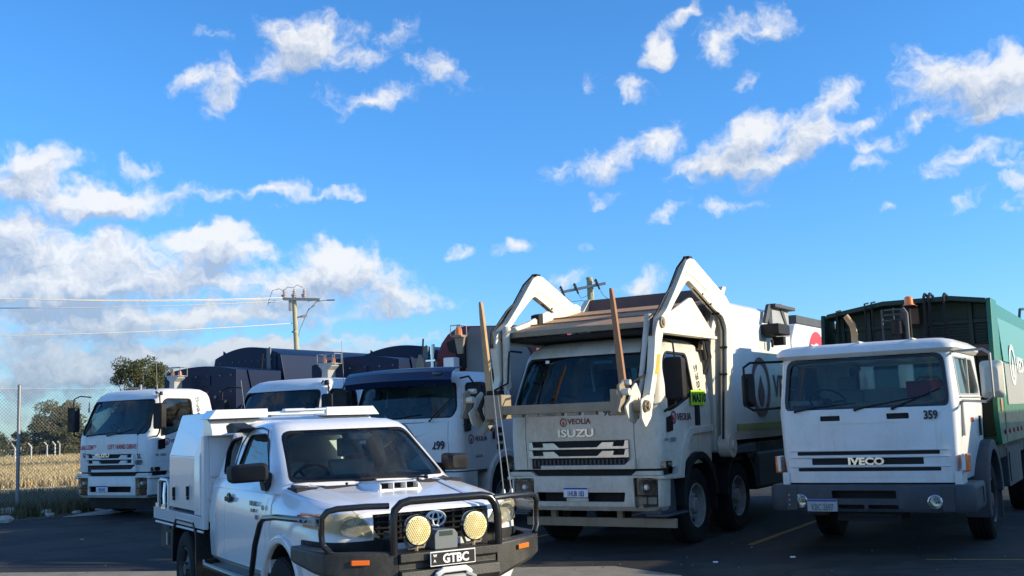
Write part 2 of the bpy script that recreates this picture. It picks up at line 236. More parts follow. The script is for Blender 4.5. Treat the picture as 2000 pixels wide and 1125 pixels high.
# ---------------------------------------------------------------- mesh helpers
class G:
    def __init__(s): s.v = []; s.f = []
    def add(s, vs, fs):
        o = len(s.v); s.v += [tuple(v) for v in vs]; s.f += [tuple(i + o for i in f) for f in fs]; return s
    def box(s, x0, x1, y0, y1, z0, z1, mtx=None):
        vs = [Vector((x, y, z)) for z in (z0, z1) for y in (y0, y1) for x in (x0, x1)]
        if mtx: vs = [mtx @ v for v in vs]
        return s.add(vs, [(0, 2, 3, 1), (4, 5, 7, 6), (0, 1, 5, 4), (2, 6, 7, 3), (0, 4, 6, 2), (1, 3, 7, 5)])
    def prism(s, poly, axis, a0, a1, slope=None):
        n = len(poly)
        def pt(p, a): return {'x': (a, p[0], p[1]), 'y': (p[0], a, p[1]), 'z': (p[0], p[1], a)}[axis]
        area = sum(poly[i][0] * poly[(i + 1) % n][1] - poly[(i + 1) % n][0] * poly[i][1] for i in range(n))
        ccw = area > 0
        if axis == 'y': ccw = not ccw
        if not ccw: poly = poly[::-1]
        vs = [pt(p, a0) for p in poly] + [pt(p, a1) for p in poly]
        fs = [tuple(range(n))[::-1], tuple(range(n, 2 * n))] + [(i, (i + 1) % n, (i + 1) % n + n, i + n) for i in range(n)]
        if a1 < a0: fs = [f[::-1] for f in fs]
        return s.add(vs, fs)
    def loft(s, rings, cap=True, closed=True):
        n = len(rings[0]); vs = [p for r in rings for p in r]; fs = []
        for k in range(len(rings) - 1):
            for i in range(n if closed else n - 1):
                j = (i + 1) % n; fs.append((k * n + i, k * n + j, (k + 1) * n + j, (k + 1) * n + i))
        if cap:
            fs.append(tuple(range(n))[::-1]); fs.append(tuple(range((len(rings) - 1) * n, len(rings) * n)))
        return s.add(vs, fs)
    def tube(s, pts, r, n=8, cap=True):
        pts = [Vector(p) for p in pts]; rings = []
        rr = r if isinstance(r, (list, tuple)) else [r] * len(pts)
        prev = None
        for i, p in enumerate(pts):
            a = pts[max(0, i - 1)]; b = pts[min(len(pts) - 1, i + 1)]
            d = (b - a).normalized()
            if 0 < i < len(pts) - 1:
                d1 = (pts[i] - pts[i - 1]).normalized(); d2 = (pts[i + 1] - pts[i]).normalized(); d = (d1 + d2).normalized() if (d1 + d2).length > 1e-6 else d1
            if prev is None: u = d.orthogonal().normalized()
            else: u = (prev - d * prev.dot(d)).normalized()
            prev = u; w = d.cross(u)
            rings.append([p + (u * cos(2 * pi * k / n) + w * sin(2 * pi * k / n)) * rr[i] for k in range(n)])
        return s.loft(rings, cap)
    def cyl(s, p0, p1, r0, r1=None, n=16): return s.tube([p0, p1], [r0, r1 if r1 is not None else r0], n)
    def lathe(s, prof, axis='x', c=(0, 0, 0), n=32):
        "prof: (radius, along); revolve about axis through c"
        rings = []
        for k in range(n):
            a = 2 * pi * k / n; ring = []
            for r, h in prof:
                if axis == 'x': ring.append((c[0] + h, c[1] + r * cos(a), c[2] + r * sin(a)))
                elif axis == 'y': ring.append((c[0] + r * cos(a), c[1] + h, c[2] + r * sin(a)))
                else: ring.append((c[0] + r * cos(a), c[1] + r * sin(a), c[2] + h))
            rings.append(ring)
        m = len(prof); vs = [p for r in rings for p in r]; fs = []
        for k in range(n):
            k2 = (k + 1) % n
            for i in range(m - 1): fs.append((k * m + i, k * m + i + 1, k2 * m + i + 1, k2 * m + i))
        return s.add(vs, fs)
    def sphere(s, c, r, n=12, sx=1, sy=1, sz=1):
        rings = []
        for i in range(1, n // 2):
            t = pi * i / (n // 2); rings.append([(c[0] + sx * r * sin(t) * cos(2 * pi * k / n), c[1] + sy * r * sin(t) * sin(2 * pi * k / n), c[2] + sz * r * cos(t)) for k in range(n)])
        return s.loft(rings[::-1], True)

def finish(me, smooth=35):
    bm = bmesh.new(); bm.from_mesh(me); bmesh.ops.remove_doubles(bm, verts=bm.verts, dist=1e-5)
    bmesh.ops.recalc_face_normals(bm, faces=bm.faces); bm.to_mesh(me); bm.free()
    if smooth:
        for p in me.polygons: p.use_smooth = True
        me.set_sharp_from_angle(angle=R(smooth))

def mk(name, g, m, parent=None, bevel=0., smooth=35, seg=2, loc=None, label=None, kind=None):
    me = bpy.data.meshes.new(name); me.from_pydata([tuple(v) for v in g.v], [], g.f); me.materials.append(M[m] if isinstance(m, str) else m)
    finish(me, smooth)
    o = bpy.data.objects.new(name, me); COL.objects.link(o)
    if parent: o.parent = parent
    if loc: o.location = loc
    if bevel:
        b = o.modifiers.new("bevel", 'BEVEL'); b.width = bevel; b.segments = seg; b.limit_method = 'ANGLE'; b.angle_limit = R(32); b.harden_normals = True; b.use_clamp_overlap = True
    if label: o['label'] = label
    if kind: o['kind'] = kind
    return o

def thing(name, label, cat, loc=(0, 0, 0), yaw=0, group=None):
    o = bpy.data.objects.new(name, None); COL.objects.link(o); o.location = loc; o.rotation_euler = (0, 0, R(-yaw)); o.empty_display_size = .3
    o['label'] = label; o['category'] = cat
    if group: o['group'] = group
    return o

def tag(o, label, cat, group=None):
    o['label'] = label; o['category'] = cat
    if group: o['group'] = group
    return o

def cut(o, cutters):
    "boolean-subtract each cutter geometry from object o, leaving only the finished mesh"
    for g in cutters:
        me = bpy.data.meshes.new('tmp'); me.from_pydata([tuple(v) for v in g.v], [], g.f)
        bm = bmesh.new(); bm.from_mesh(me); bmesh.ops.remove_doubles(bm, verts=bm.verts, dist=1e-6); bmesh.ops.recalc_face_normals(bm, faces=bm.faces); bm.to_mesh(me); bm.free()
        c = bpy.data.objects.new('tmp', me); COL.objects.link(c); c.parent = o.parent; 
        if o.parent is None: c.matrix_world = o.matrix_world
        md = o.modifiers.new('b', 'BOOLEAN'); md.object = c; md.operation = 'DIFFERENCE'; md.solver = 'EXACT'
        dg = bpy.context.evaluated_depsgraph_get(); dg.update()
        new = bpy.data.meshes.new_from_object(o.evaluated_get(dg))
        old = o.data; o.modifiers.remove(md); o.data = new; new.name = old.name; bpy.data.meshes.remove(old)
        bpy.data.objects.remove(c); bpy.data.meshes.remove(me)
    return o

def sharp(o, ang=35):
    for p in o.data.polygons: p.use_smooth = True
    o.data.set_sharp_from_angle(angle=R(ang))

def text(s, x, z, h, parent, m, y=-.01, face='front', sx=1., bold=.0, rot=0., ext=.002, align='LEFT', name='lettering', tilt=0., label=None):
    "lettering: x,z is the left end of the base line on the front face (x) or on the right-hand side (x = local y)"
    c = bpy.data.curves.new(name, 'FONT'); c.body = s; c.size = h * 1.4; c.extrude = ext; c.offset = bold * h; c.align_x = align; c.resolution_u = 3
    c.materials.append(M[m]); o = bpy.data.objects.new(name, c); COL.objects.link(o); o.parent = parent; o.scale = (sx, 1, 1)
    if face == 'front': o.location = (x, y, z); o.rotation_euler = (R(90) + tilt, rot, 0)
    elif face == 'right': o.location = (y, x, z); o.rotation_euler = (R(90), 0, R(90))
    elif face == 'left': o.location = (y, x, z); o.rotation_euler = (R(90), 0, R(-90))
    dg = bpy.context.evaluated_depsgraph_get(); dg.update(); me = bpy.data.meshes.new_from_object(o.evaluated_get(dg)); me.name = name
    q = bpy.data.objects.new(name, me); COL.objects.link(q); q.parent = parent; q.location = o.location; q.rotation_euler = o.rotation_euler; q.scale = o.scale
    bpy.data.objects.remove(o); bpy.data.curves.remove(c); o = q
    if label: o['label'] = label
    return o

def fillet(poly, r, n=4):
    out = []; m = len(poly)
    for i in range(m):
        p = Vector(poly[i]); a = Vector(poly[i - 1]); b = Vector(poly[(i + 1) % m]); rr = r[i] if isinstance(r, (list, tuple)) else r
        if rr <= 0: out.append(tuple(p)); continue
        da = (a - p); db = (b - p); d = min(rr, da.length * .45, db.length * .45)
        p0 = p + da.normalized() * d; p1 = p + db.normalized() * d
        for k in range(n + 1):
            t = k / n; out.append(tuple((1 - t) ** 2 * p0 + 2 * t * (1 - t) * p + t * t * p1))
    return out

def ringlogo(x, z, r, parent, y, face, m='decalred', m2='decaldark', sx=1.):
    "round company emblem: ring with a small figure-like drop inside"
    g = G(); n = 28
    def P(u, w, d):
        if face == 'front': return (x + u * sx, y - d, z + w)
        return (y + d, x + u * sx, z + w)
    rings = []
    for ro, dd in ((1., 0.), (1., .003), (.76, .003), (.76, 0.)):
        rings.append([P(ro * r * cos(2 * pi * k / n), ro * r * 1.05 * sin(2 * pi * k / n), dd) for k in range(n)])
    g.loft(rings, False)
    o = mk('emblem_ring', g, m2, parent, smooth=0)
    g = G(); pts = [(0, .42), (.17, .12), (.3, -.1), (.32, -.35), (.2, -.6), (0, -.72), (-.2, -.6), (-.32, -.35), (-.3, -.1), (-.17, .12)]
    g.loft([[P(a * r, b * r, 0) for a, b in pts], [P(a * r, b * r, .003) for a, b in pts]])
    mk('emblem_drop', g, m, o, smooth=0)
    return o

def wheel(root, x, y, Rr, w, side, rim='rim', name='wheel', truck=True, bolts=10):
    "x is the outer face of the tyre; side +1 faces +x"
    t = bpy.data.objects.new(name, None); COL.objects.link(t); t.parent = root; t.location = (x, y, Rr)
    s = side; ri = Rr * .565 if truck else Rr * .56
    prof = [(ri, -.03), (ri + .02, 0), (Rr * .80, .012), (Rr * .93, -.002), (Rr * .985, -.03), (Rr, -.05)]
    gx = (-.05, -w * .3, -w * .32, -w * .36, -w * .38, -w * .5, -w * .52, -w * .56, -w * .58, -w * .7, -w * .72, -w * .76, -w * .78, -w + .05)
    for i, a in enumerate(gx): prof.append((Rr - (.014 if i in (2, 3, 6, 7, 10, 11) else 0), a))
    prof += [(Rr * .985, -w + .03), (Rr * .93, -w), (Rr * .80, -w - .01), (ri, -w + .02)]
    g = G().lathe([(r_, h * s) for r_, h in prof], 'x', n=48); 
    # shoulder tread blocks
    nb = 44
    for k in range(nb):
        a = 2 * pi * (k + .5) / nb; mt = Matrix.Rotation(a, 4, 'X')
        for xx in ((-.062, -.014), (-w + .014, -w + .062)):
            g.box(*(sorted((xx[0] * s, xx[1] * s))), -.016, .016, Rr * .955, Rr * .995, mt)
    mk('tyre', g, 'rubber', t)
    if truck:
        d = -.14
        prof = [(ri + .012, -.012), (ri + .002, .004), (ri - .02, -.01), (ri - .03, -.05), (ri - .045, d), (ri * .62, d + .05), (ri * .58, d + .055), (ri * .40, d + .06), (ri * .36, d + .12), (ri * .30, d + .135), (.001, d + .135)]
    else:
        prof = [(ri + .008, -.01), (ri, .004), (ri - .015, -.008), (ri - .03, -.03), (ri * .86, -.055), (ri * .55, -.04), (ri * .42, -.03), (ri * .3, -.005), (ri * .25, .004), (.001, .004)]
    g = G().lathe([(r_, h * s) for r_, h in prof], 'x', n=40); mk('rim', g, rim, t)
    g = G()
    for k in range(bolts):
        a = 2 * pi * k / bolts; rr = ri * (.49 if truck else .34)
        c = Vector(((d + .058 if truck else -.02) * s, rr * cos(a), rr * sin(a))); g.cyl(c, c + Vector((s * .03, 0, 0)), .016 if truck else .01, n=6)
    mk('wheel_nuts', g, 'lgrey' if truck else 'blkrim', t)
    g = G()
    for k in range(8):
        a = 2 * pi * (k + .5) / 8; rr = ri * .78
        c = Vector((((-.14 + .03) if truck else -.052) * s, rr * cos(a), rr * sin(a))); g.sphere(c, .034 if truck else .02, 8, sx=.35)
    mk('rim_holes', g, 'dark', t)
    return t

# ---------------------------------------------------------------- ground
def ground_mat(name, c1, c2, scale, rough=.9, bump=.3, bs=40., patch=None, spec=.3):
    m = bpy.data.materials.new(name); m.use_nodes = True; t = m.node_tree; N = NT(t); b = t.nodes['Principled BSDF']
    co = N.n('ShaderNodeTexCoord').outputs['Object']
    f = N.noise(co, scale, 8, .65); f2 = N.noise(co, scale * 22, 5, .7)
    c = N.mix(N.ramp(N.m('ADD', N.m('MULTIPLY', f, .6), N.m('MULTIPLY', f2, .4)), .35, .65), c1, c2)
    if patch:
        c = N.mix(N.m('MULTIPLY', N.ramp(N.noise(co, .35, 4, .6), .47, .58), .9), c, patch)
        v = N.n('ShaderNodeTexVoronoi', inp={'Vector': co, 'Scale': 95.}).outputs['Distance']
        c = N.mix(N.ramp(v, .22, .05, 0., .35), c, (.14, .13, .115))
        tm = N.n('ShaderNodeMapping', inp={'Vector': co, 'Rotation': (0, 0, 1.0), 'Scale': (.12, 2.2, 1)}).outputs[0]
        c = N.mix(N.ramp(N.noise(tm, 1.6, 5, .65), .56, .70, 0., .55), c, (.012, .012, .013))
        cr = N.n('ShaderNodeTexVoronoi', feature='DISTANCE_TO_EDGE', inp={'Vector': N.n('ShaderNodeVectorMath', operation='ADD', inp={0: co, 1: N.n('ShaderNodeTexNoise', inp={'Vector': co, 'Scale': 1.5}).outputs['Color']}).outputs[0], 'Scale': .35}).outputs['Distance']
        c = N.mix(N.ramp(cr, .012, .002, 0., .6), c, (.008, .008, .008))
        oil = N.ramp(N.noise(co, .9, 3, .5), .66, .74, 0., .6); c = N.mix(oil, c, (.012, .012, .013))
    t.links.new(c, b.inputs['Base Color']); b.inputs['Roughness'].default_value = rough; b.inputs['Specular IOR Level'].default_value = spec
    bp = N.n('ShaderNodeBump', inp={'Strength': bump, 'Distance': .01, 'Height': N.noise(co, bs, 6, .7)}); t.links.new(bp.outputs[0], b.inputs['Normal'])
    return m
M['field'] = ground_mat('dry_field', (.58, .45, .23), (.42, .33, .17), .5)
M['asphalt'] = ground_mat('asphalt', (.030, .030, .030), (.017, .018, .019), .8, .85, .5, 130, patch=(.050, .047, .040))
M['sand'] = ground_mat('pale_sand_track', (.62, .52, .34), (.48, .40, .26), 1.2)
M['soil'] = ground_mat('weedy_soil', (.13, .11, .07), (.085, .085, .05), 2.5, bump=.8, bs=20)

def sheet(name, poly, z, m, nx=1):
    g = G(); g.add([(x, y, z) for x, y in poly], [tuple(range(len(poly)))]); o = mk(name, g, m, smooth=0); o['kind'] = 'structure'
    if o.data.polygons[0].normal.z < 0: o.data.flip_normals()
    return o
sheet('ground', [(-900, -300), (900, -300), (900, 1500), (-900, 1500)], -.012, 'field')
# yard edge runs just inside the fence
sheet('asphalt_yard', [(-14.5, -40), (60, -40), (60, 90), (20, 90), (-3.5, 33), (-6.4, 29.2), (-8.2, 27.1), (-9.2, 25.9), (-10.1, 24.7), (-11.2, 23.5), (-14.5, 20)], 0.0, 'asphalt')
sheet('soil_verge', [(-60, -30), (-14.5, -40), (-14.0, 20), (-9.0, 25.5), (-3.2, 33), (3, 42), (-2, 43), (-60, 30)], -.006, 'soil')
sheet('sand_track', [(-80, 47), (-21, 38.2), (-17.5, 37.8), (-13.5, 39), (0, 46), (0, 50), (-13, 43), (-17, 41.6), (-22, 42.0), (-80, 52)], -.004, 'sand')
M['sunlit_ground'] = ground_mat('sunlit_ground_pale', (.30, .27, .21), (.20, .185, .15), 3.0, .95, .7, 90)
sheet('sunlit_strip', [(-30, 18.75), (-6.96, 14.62), (-2.0, 13.65), (1.1, 13.1), (1.75, 12.2), (2.4, 9), (2.5, -8), (-30, -8)], .0045, 'sunlit_ground')  # pale sheet paints sunlight onto the yard; its edge follows the shadow line
def stripe(p0, p1, w, name, label, m='yellowline'):
    a = Vector(p0); b = Vector(p1); d = (b - a).normalized(); n = Vector((-d.y, d.x)) * w / 2
    g = G(); k = 24; vs = []
    for i in range(k + 1):
        p = a + (b - a) * i / k; j = random.uniform(-.006, .006); vs += [(p.x - n.x + j, p.y - n.y, .004), (p.x + n.x + j, p.y + n.y, .004)]
    g.add(vs, [(2 * i, 2 * i + 1, 2 * i + 3, 2 * i + 2) for i in range(k)]); o = mk(name, g, m, smooth=0)
    if o.data.polygons[0].normal.z < 0: o.data.flip_normals()
    o['kind'] = 'structure'; return o
stripe((3.07, 14.65), (8.9, 24.4), .10, 'parking_line', '')
stripe((-.35, 15.6), (4.9, 24.4), .10, 'parking_line', '')
stripe((-4.2, 18.6), (.6, 26.6), .10, 'parking_line', '')
stripe((4.7, 12.7), (7.4, 11.9), .07, 'parking_line', '')

# chain-link fence: round posts, top rail wire and woven zigzag wires
fa, fb = Vector((-14.6, 22.0, 0)), Vector((-5.2, 32.2, 0))
fence = thing('chain_link_fence', 'tall chain link fence with round steel posts at left edge of the yard', 'fence', (fa.x, fa.y, 0))
fd = (fb - fa); FL = fd.length; fd.normalize(); fh = 2.96
def fpt(s_, z, off=0): return (fd.x * s_ - fd.y * off, fd.y * s_ + fd.x * off, z)
s0 = (Vector((-11.78, 25.24, 0)) - fa).dot(fd)
for k in (-1, 0, 1, 2):
    s_ = s0 + k * 3.05
    g = G(); g.tube([fpt(s_, -.1), fpt(s_, fh + .06)], .042, 12); g.sphere(fpt(s_, fh + .06), .045, 10, sz=.5); mk('fence_post', g, 'galv', fence)
for z in (fh - .01, fh * .5, .12):
    g = G(); g.tube([fpt(i * FL / 30, z - .01 * sin(pi * (i % 5) / 5)) for i in range(31)], .0035, 5); mk('tension_wire', g, 'galv', fence)
g = G(); ph = .042; nz = int(fh / ph); ns = int(FL / ph)
for i in range(ns):
    pts = []
    for j in range(nz + 1):
        side = (j + i) % 2; pts.append(Vector(fpt(i * ph + (ph if side else 0), j * ph, .003 if side else -.003)))
    n_ = 3; vs = []; r_ = .005
    for p in pts:
        for q in range(3):
            a = 2 * pi * q / 3; vs.append((p.x + fd.x * r_ * cos(a) - fd.y * r_ * sin(a), p.y + fd.y * r_ * cos(a) + fd.x * r_ * sin(a), p.z))
    g.add(vs, [(3 * j + q, 3 * j + (q + 1) % 3, 3 * j + 3 + (q + 1) % 3, 3 * j + 3 + q) for j in range(nz) for q in range(3)])
me = bpy.data.meshes.new('wire_mesh'); me.from_pydata(g.v, [], g.f); me.materials.append(M['galv']); o = bpy.data.objects.new('wire_mesh', me); COL.objects.link(o); o.parent = fence; o['kind'] = 'stuff'

# grass and weeds ----------------------------------------------------------
def leafmat(name, c1, c2, c3, scale=1.5, rough=.7):
    m = bpy.data.materials.new(name); m.use_nodes = True; t = m.node_tree; N = NT(t); b = t.nodes['Principled BSDF']
    co = N.n('ShaderNodeTexCoord').outputs['Object']
    c = N.mix(N.ramp(N.noise(co, scale, 4, .6), .35, .65), c1, c2); c = N.mix(N.ramp(N.noise(co, scale * 7, 3, .6), .45, .75), c, c3)
    t.links.new(c, b.inputs['Base Color']); b.inputs['Roughness'].default_value = rough; b.inputs['Specular IOR Level'].default_value = .25
    tr = N.n('ShaderNodeBsdfTranslucent'); t.links.new(c, tr.inputs[0]); ms = N.n('ShaderNodeMixShader', inp={0: .25, 1: b.outputs[0], 2: tr.outputs[0]})
    t.links.new(ms.outputs[0], t.nodes['Material Output'].inputs[0]); return m
M['drygrass'] = leafmat('dry_grass', (.66, .52, .27), (.50, .38, .19), (.70, .58, .34), .2)
M['weed'] = leafmat('green_weed', (.10, .10, .045), (.20, .17, .09), (.30, .24, .14), 1.5)
M['gum'] = leafmat('gum_leaves', (.085, .10, .035), (.13, .125, .05), (.20, .17, .08), .7)
M['gum2'] = leafmat('dark_gum_leaves', (.05, .07, .028), (.085, .095, .04), (.14, .13, .06), .7)
def blades(name, pts, hmin, hmax, w, m, n=5, spread=.12, label=None):
    g = G(); rnd = random.Random(3)
    for x, y in pts:
        for k in range(n):
            a = rnd.uniform(0, 2 * pi); h = rnd.uniform(hmin, hmax); l = rnd.uniform(.1, .5) * h
            bx, by = x + rnd.uniform(-spread, spread), y + rnd.uniform(-spread, spread); dx, dy = cos(a), sin(a); c_, s_ = cos(a + 1.57) * w / 2, sin(a + 1.57) * w / 2
            o = len(g.v)
            g.v += [(bx - c_, by - s_, -.01), (bx + c_, by + s_, -.01), (bx + dx * l * .4 + c_ * .8, by + dy * l * .4 + s_ * .8, h * .6), (bx + dx * l * .4 - c_ * .8, by + dy * l * .4 - s_ * .8, h * .6), (bx + dx * l, by + dy * l, h)]
            g.f += [(o, o + 1, o + 2, o + 3), (o + 3, o + 2, o + 4)]
    me = bpy.data.meshes.new(name); me.from_pydata(g.v, [], g.f); me.materials.append(M[m]); o = bpy.data.objects.new(name, me); COL.objects.link(o)
    if label: tag(o, label, 'grass')
    o['kind'] = 'stuff'; return o
rnd = random.Random(11); pts = []
while len(pts) < 26000:
    d = rnd.uniform(43, 98); a = rnd.uniform(-.56, -.28)
    x, y = sin(a) * d, cos(a) * d
    if rnd.random() < (60 / d) * .8: pts.append((x, y))
blades('dry_grass', pts, .12, .45, .05, 'drygrass', 4, .4, 'tall golden dry grass covering the field beyond the fence')
pts = []
while len(pts) < 2600:
    s_ = rnd.uniform(0, FL); off = rnd.gauss(0, .5)
    if off < -1.15: continue
    p = fa + fd * s_ + Vector((-fd.y, fd.x, 0)) * off
    pts.append((p.x, p.y))
blades('fence_weeds', pts, .08, .42, .022, 'weed', 6, .16, 'dull green weeds and grass along the foot of the fence')
pts = [(fa.x + fd.x * s_ - fd.y * o_, fa.y + fd.y * s_ + fd.x * o_) for s_, o_ in ((rnd.uniform(0, FL), rnd.uniform(.3, 9)) for _ in range(3500))]
blades('verge_grass', pts, .06, .28, .03, 'weed', 5, .3, 'short dull grass on the shaded verge behind the fence')

def leaves(g, c, r, n, size, rnd, flat=.75):
    for _ in range(n):
        while True:
            p = Vector((rnd.uniform(-1, 1), rnd.uniform(-1, 1), rnd.uniform(-1, 1)))
            if .25 < p.length < 1: break
        p = Vector((c[0] + p.x * r, c[1] + p.y * r, c[2] + p.z * r * flat)); s_ = size * rnd.uniform(.6, 1.4)
        u = Vector((rnd.gauss(0, 1), rnd.gauss(0, 1), rnd.gauss(0, .6))).normalized(); v = u.orthogonal().normalized(); v.rotate(Matrix.Rotation(rnd.uniform(0, 6.3), 3, u)); w_ = u.cross(v)
        o = len(g.v); g.v += [tuple(p - v * s_), tuple(p + w_ * s_ * .35), tuple(p + v * s_), tuple(p - w_ * s_ * .35)]; g.f.append((o, o + 1, o + 2, o + 3))
def tree(name, label, loc, H, Wd, seed, m='gum', crown0=.35, clumps=26, per=190, leaf=.13, cat='tree', group=None):
    rnd = random.Random(seed); t = thing(name, label, cat, loc, 0, group)
    g = G(); lg = G(); trunk_top = H * .55
    pts = [(0, 0, -.2), (.05 * H * .3, 0, H * .2), (-.02 * H, .02 * H, H * .4), (.03 * H, 0, trunk_top)]
    g.tube(pts, [H * .035, H * .028, H * .022, H * .014], 8)
    lc = []
    for k in range(clumps):
        a = rnd.uniform(0, 2 * pi); q = rnd.random() ** .5; zz = rnd.uniform(crown0, 1.)
        prof = (1 - ((zz - .6) / .55) ** 2) ** .5 if abs(zz - .6) < .55 else .1
        x, y, z = cos(a) * q * Wd / 2 * prof, sin(a) * q * Wd / 2 * prof, H * (zz - .06)
        r_ = Wd * rnd.uniform(.09, .16); lc.append((x, y, z, r_))
        b = Vector(pts[rnd.choice((1, 2, 3))]); e = Vector((x, y, z)); mid = (b + e) / 2 + Vector((0, 0, -.05 * H)) + Vector((rnd.uniform(-.1, .1), rnd.uniform(-.1, .1), 0)) * H * .3
        g.tube([b, mid, e], [H * .012, H * .008, H * .003], 5)
    mk('trunk', g, 'bark', t)
    for x, y, z, r_ in lc: leaves(lg, (x, y, z), r_ * 1.15, per, leaf, rnd)
    me = bpy.data.meshes.new('crown'); me.from_pydata(lg.v, [], lg.f); me.materials.append(M[m]); o = bpy.data.objects.new('crown', me); COL.objects.link(o); o.parent = t
    return t
tree('gum_tree', 'spreading gum tree standing in the dry field beyond the fence, left of the first truck', (-41.4, 97, 0), 4.9, 5.2, 4, 'gum', .15, 60, 210, .14)
tree('gum_tree', 'bushy gum tree whose crown shows above the leftmost truck cab', (-20.9, 60.2, 0), 6.1, 3.6, 9, 'gum2', .30, 70, 230, .085)
grp_ = 'bushes at the far side of the field'
for i, (px, d, h, w, lab) in enumerate([(-45.6, 92, 2.5, 4.2, 'dark rounded bush at the very left edge beyond the field'), (-43.6, 96, 2.3, 3.6, 'olive bush between the leftmost bush and the gum tree'), (-42.6, 99, 2.0, 3.2, 'low bush under the left side of the gum tree'), (-40.2, 99, 2.1, 3.4, 'low bush under the right side of the gum tree'), (-49.5, 94, 2.6, 5, 'dark bush at the far left end of the bush row'), (-38.0, 101, 2.3, 4, 'bush half hidden behind the left edge of the first truck'), (-35.5, 103, 2.6, 5, 'bush seen through the windscreen of the leftmost truck')]):
    tree('bush', lab, (px, d, 0), h, w, 20 + i, 'gum2' if i % 2 == 0 else 'gum', .05, 24, 120, .15, 'bush', grp_)
for i, (px, py, d) in enumerate([(14, 892, 66), (46, 892, 70), (77, 890, 74), (107, 891, 80), (122, 891, 88), (131, 890, 94), (144, 890, 100)]):
    x = (px - 1000) / 2080 * d * 1.02; t = thing('concrete_post', ['first', 'second', 'third', 'fourth', 'fifth', 'sixth', 'seventh'][i] + ' pale cranked concrete post from the left along the far fence line', 'post', (x, d, 0), 0, 'cranked concrete posts beyond the dry grass')
    g = G(); g.tube([(0, 0, 0), (0, 0, 1.15), (-.22, 0, 1.4)], .065, 6); mk('post_shaft', g, 'concrete', t)

# litter and rocks at the asphalt edge ------------------------------------------
for i, (x, y, r_, lab) in enumerate([(-11.05, 23.25, .13, 'largest pale rock lying alone on the asphalt edge at far left'), (-11.7, 24.6, .2, 'pale boulder in the weeds by the leftmost fence post'), (-10.9, 24.9, .12, 'pale rock just right of the leftmost fence post'), (-10.55, 24.3, .10, 'small white rock at the asphalt edge below the fence'), (-10.2, 24.9, .09, 'small pale rock half sunk in the weeds'), (-9.9, 25.5, .10, 'pale rock beside the flattened cardboard'), (-11.6, 23.9, .08, 'little pale stone in front of the boulder'), (-9.4, 26.2, .08, 'small stone behind the flattened cardboard')]):
    g = G(); rr = random.Random(i + 5); g.sphere((0, 0, r_ * .5), r_, 9, rr.uniform(.9, 1.5), rr.uniform(.8, 1.2), rr.uniform(.6, .85))
    g.v = [(a + rr.uniform(-.16, .16) * r_, b + rr.uniform(-.16, .16) * r_, c + rr.uniform(-.16, .16) * r_) for a, b, c in g.v]
    o = mk('rock', g, 'rock', smooth=25, loc=(x, y, 0)); tag(o, lab, 'rock', 'pale rocks along the asphalt edge')
g = G(); g.loft([[(0, 0, .01), (.9, .35, .012), (1.25, .95, .05), (.75, .9, .09), (.2, .55, .03)], [(0, 0, .016), (.9, .35, .018), (1.25, .95, .056), (.75, .9, .096), (.2, .55, .036)]])
tag(mk('cardboard_sheet', g, 'card', smooth=0, loc=(-10.15, 24.0, 0)), 'flattened grey cardboard sheet lying at the asphalt edge by the leftmost truck', 'litter')
for i, (x, y, lab) in enumerate([(2.32, 13.1, 'tiny white scrap on the asphalt in front of the two right trucks'), (3.3, 13.3, 'tiny pale scrap on the asphalt in front of the rightmost truck'), (-7.6, 18.8, 'dead leaf on the asphalt in front of the leftmost truck')]):
    g = G(); g.box(-.03, .03, -.015, .015, .001, .016); tag(mk('paper_scrap', g, 'decalwhite' if i < 2 else 'card', loc=(x, y, 0), bevel=.003), lab, 'litter')

g = G(); rr = random.Random(77)
for _ in range(900):
    if rr.random() < .55: x, y = rr.uniform(-12, -8.5), 0; y = 23.2 + (x + 11.3) * 1.25 + rr.gauss(.1, .35)
    else: x, y = rr.uniform(-9, 8), rr.uniform(11.5, 24)
    q = rr.uniform(.005, .016) * (1.5 if rr.random() < .1 else 1); o_ = len(g.v)
    g.v += [(x - q, y - q * .7, .004), (x + q, y - q * .8, .004), (x + q * .8, y + q, .004), (x - q * .7, y + q * .8, .004), (x + q * .1, y, .004 + q)]; g.f += [(o_, o_ + 1, o_ + 4), (o_ + 1, o_ + 2, o_ + 4), (o_ + 2, o_ + 3, o_ + 4), (o_ + 3, o_, o_ + 4)]
o = mk('gravel_specks', g, 'speck', smooth=0); tag(o, 'loose gravel specks scattered over the asphalt yard', 'gravel'); o['kind'] = 'stuff'
# power poles ---------------------------------------------------------------------
P1 = Vector((-11.5, 55.7, 0))
pole = thing('power_pole', 'timber power pole with three fuse switches and street lamp arm above the blue trucks', 'power pole', P1)
g = G(); g.tube([(.35, 0, -.2), (.12, 0, 5.5), (0, 0, 8.75)], [.17, .135, .115], 14); mk('pole_shaft', g, 'wood', pole)
g = G(); g.box(-1.0, .95, -.2, -.08, 8.42, 8.56, Matrix.Rotation(R(3), 4, 'Y')); mk('crossarm', g, 'galv', pole, .01)
g = G(); g.box(-.26, -.12, -.14, .02, 7.9, 8.5); mk('cable_guard', g, 'lgrey', pole, .02)
for i, x in enumerate((-.5, .02, .55)):
    g = G(); g.tube([(x, -.15, 8.5), (x - .1, -.15, 8.75)], .05, 8)
    for k in range(4): g.cyl((x + .03, -.15, 8.62 + k * .09), (x + .03, -.15, 8.67 + k * .09), .10, .085, 10)
    g.cyl((x + .03, -.15, 8.55), (x + .03, -.15, 9.05), .045, n=8); mk('fuse_switch', g, 'ceramic', pole)
for x in (-1.3, .75):
    g = G()
    for k in range(5): g.cyl((x + k * .08, -.12, 8.38 + .015 * k), (x + k * .08 + .04, -.12, 8.385 + .015 * k), .055, .045, 8)
    mk('strain_insulator', g, 'ceramic', pole)
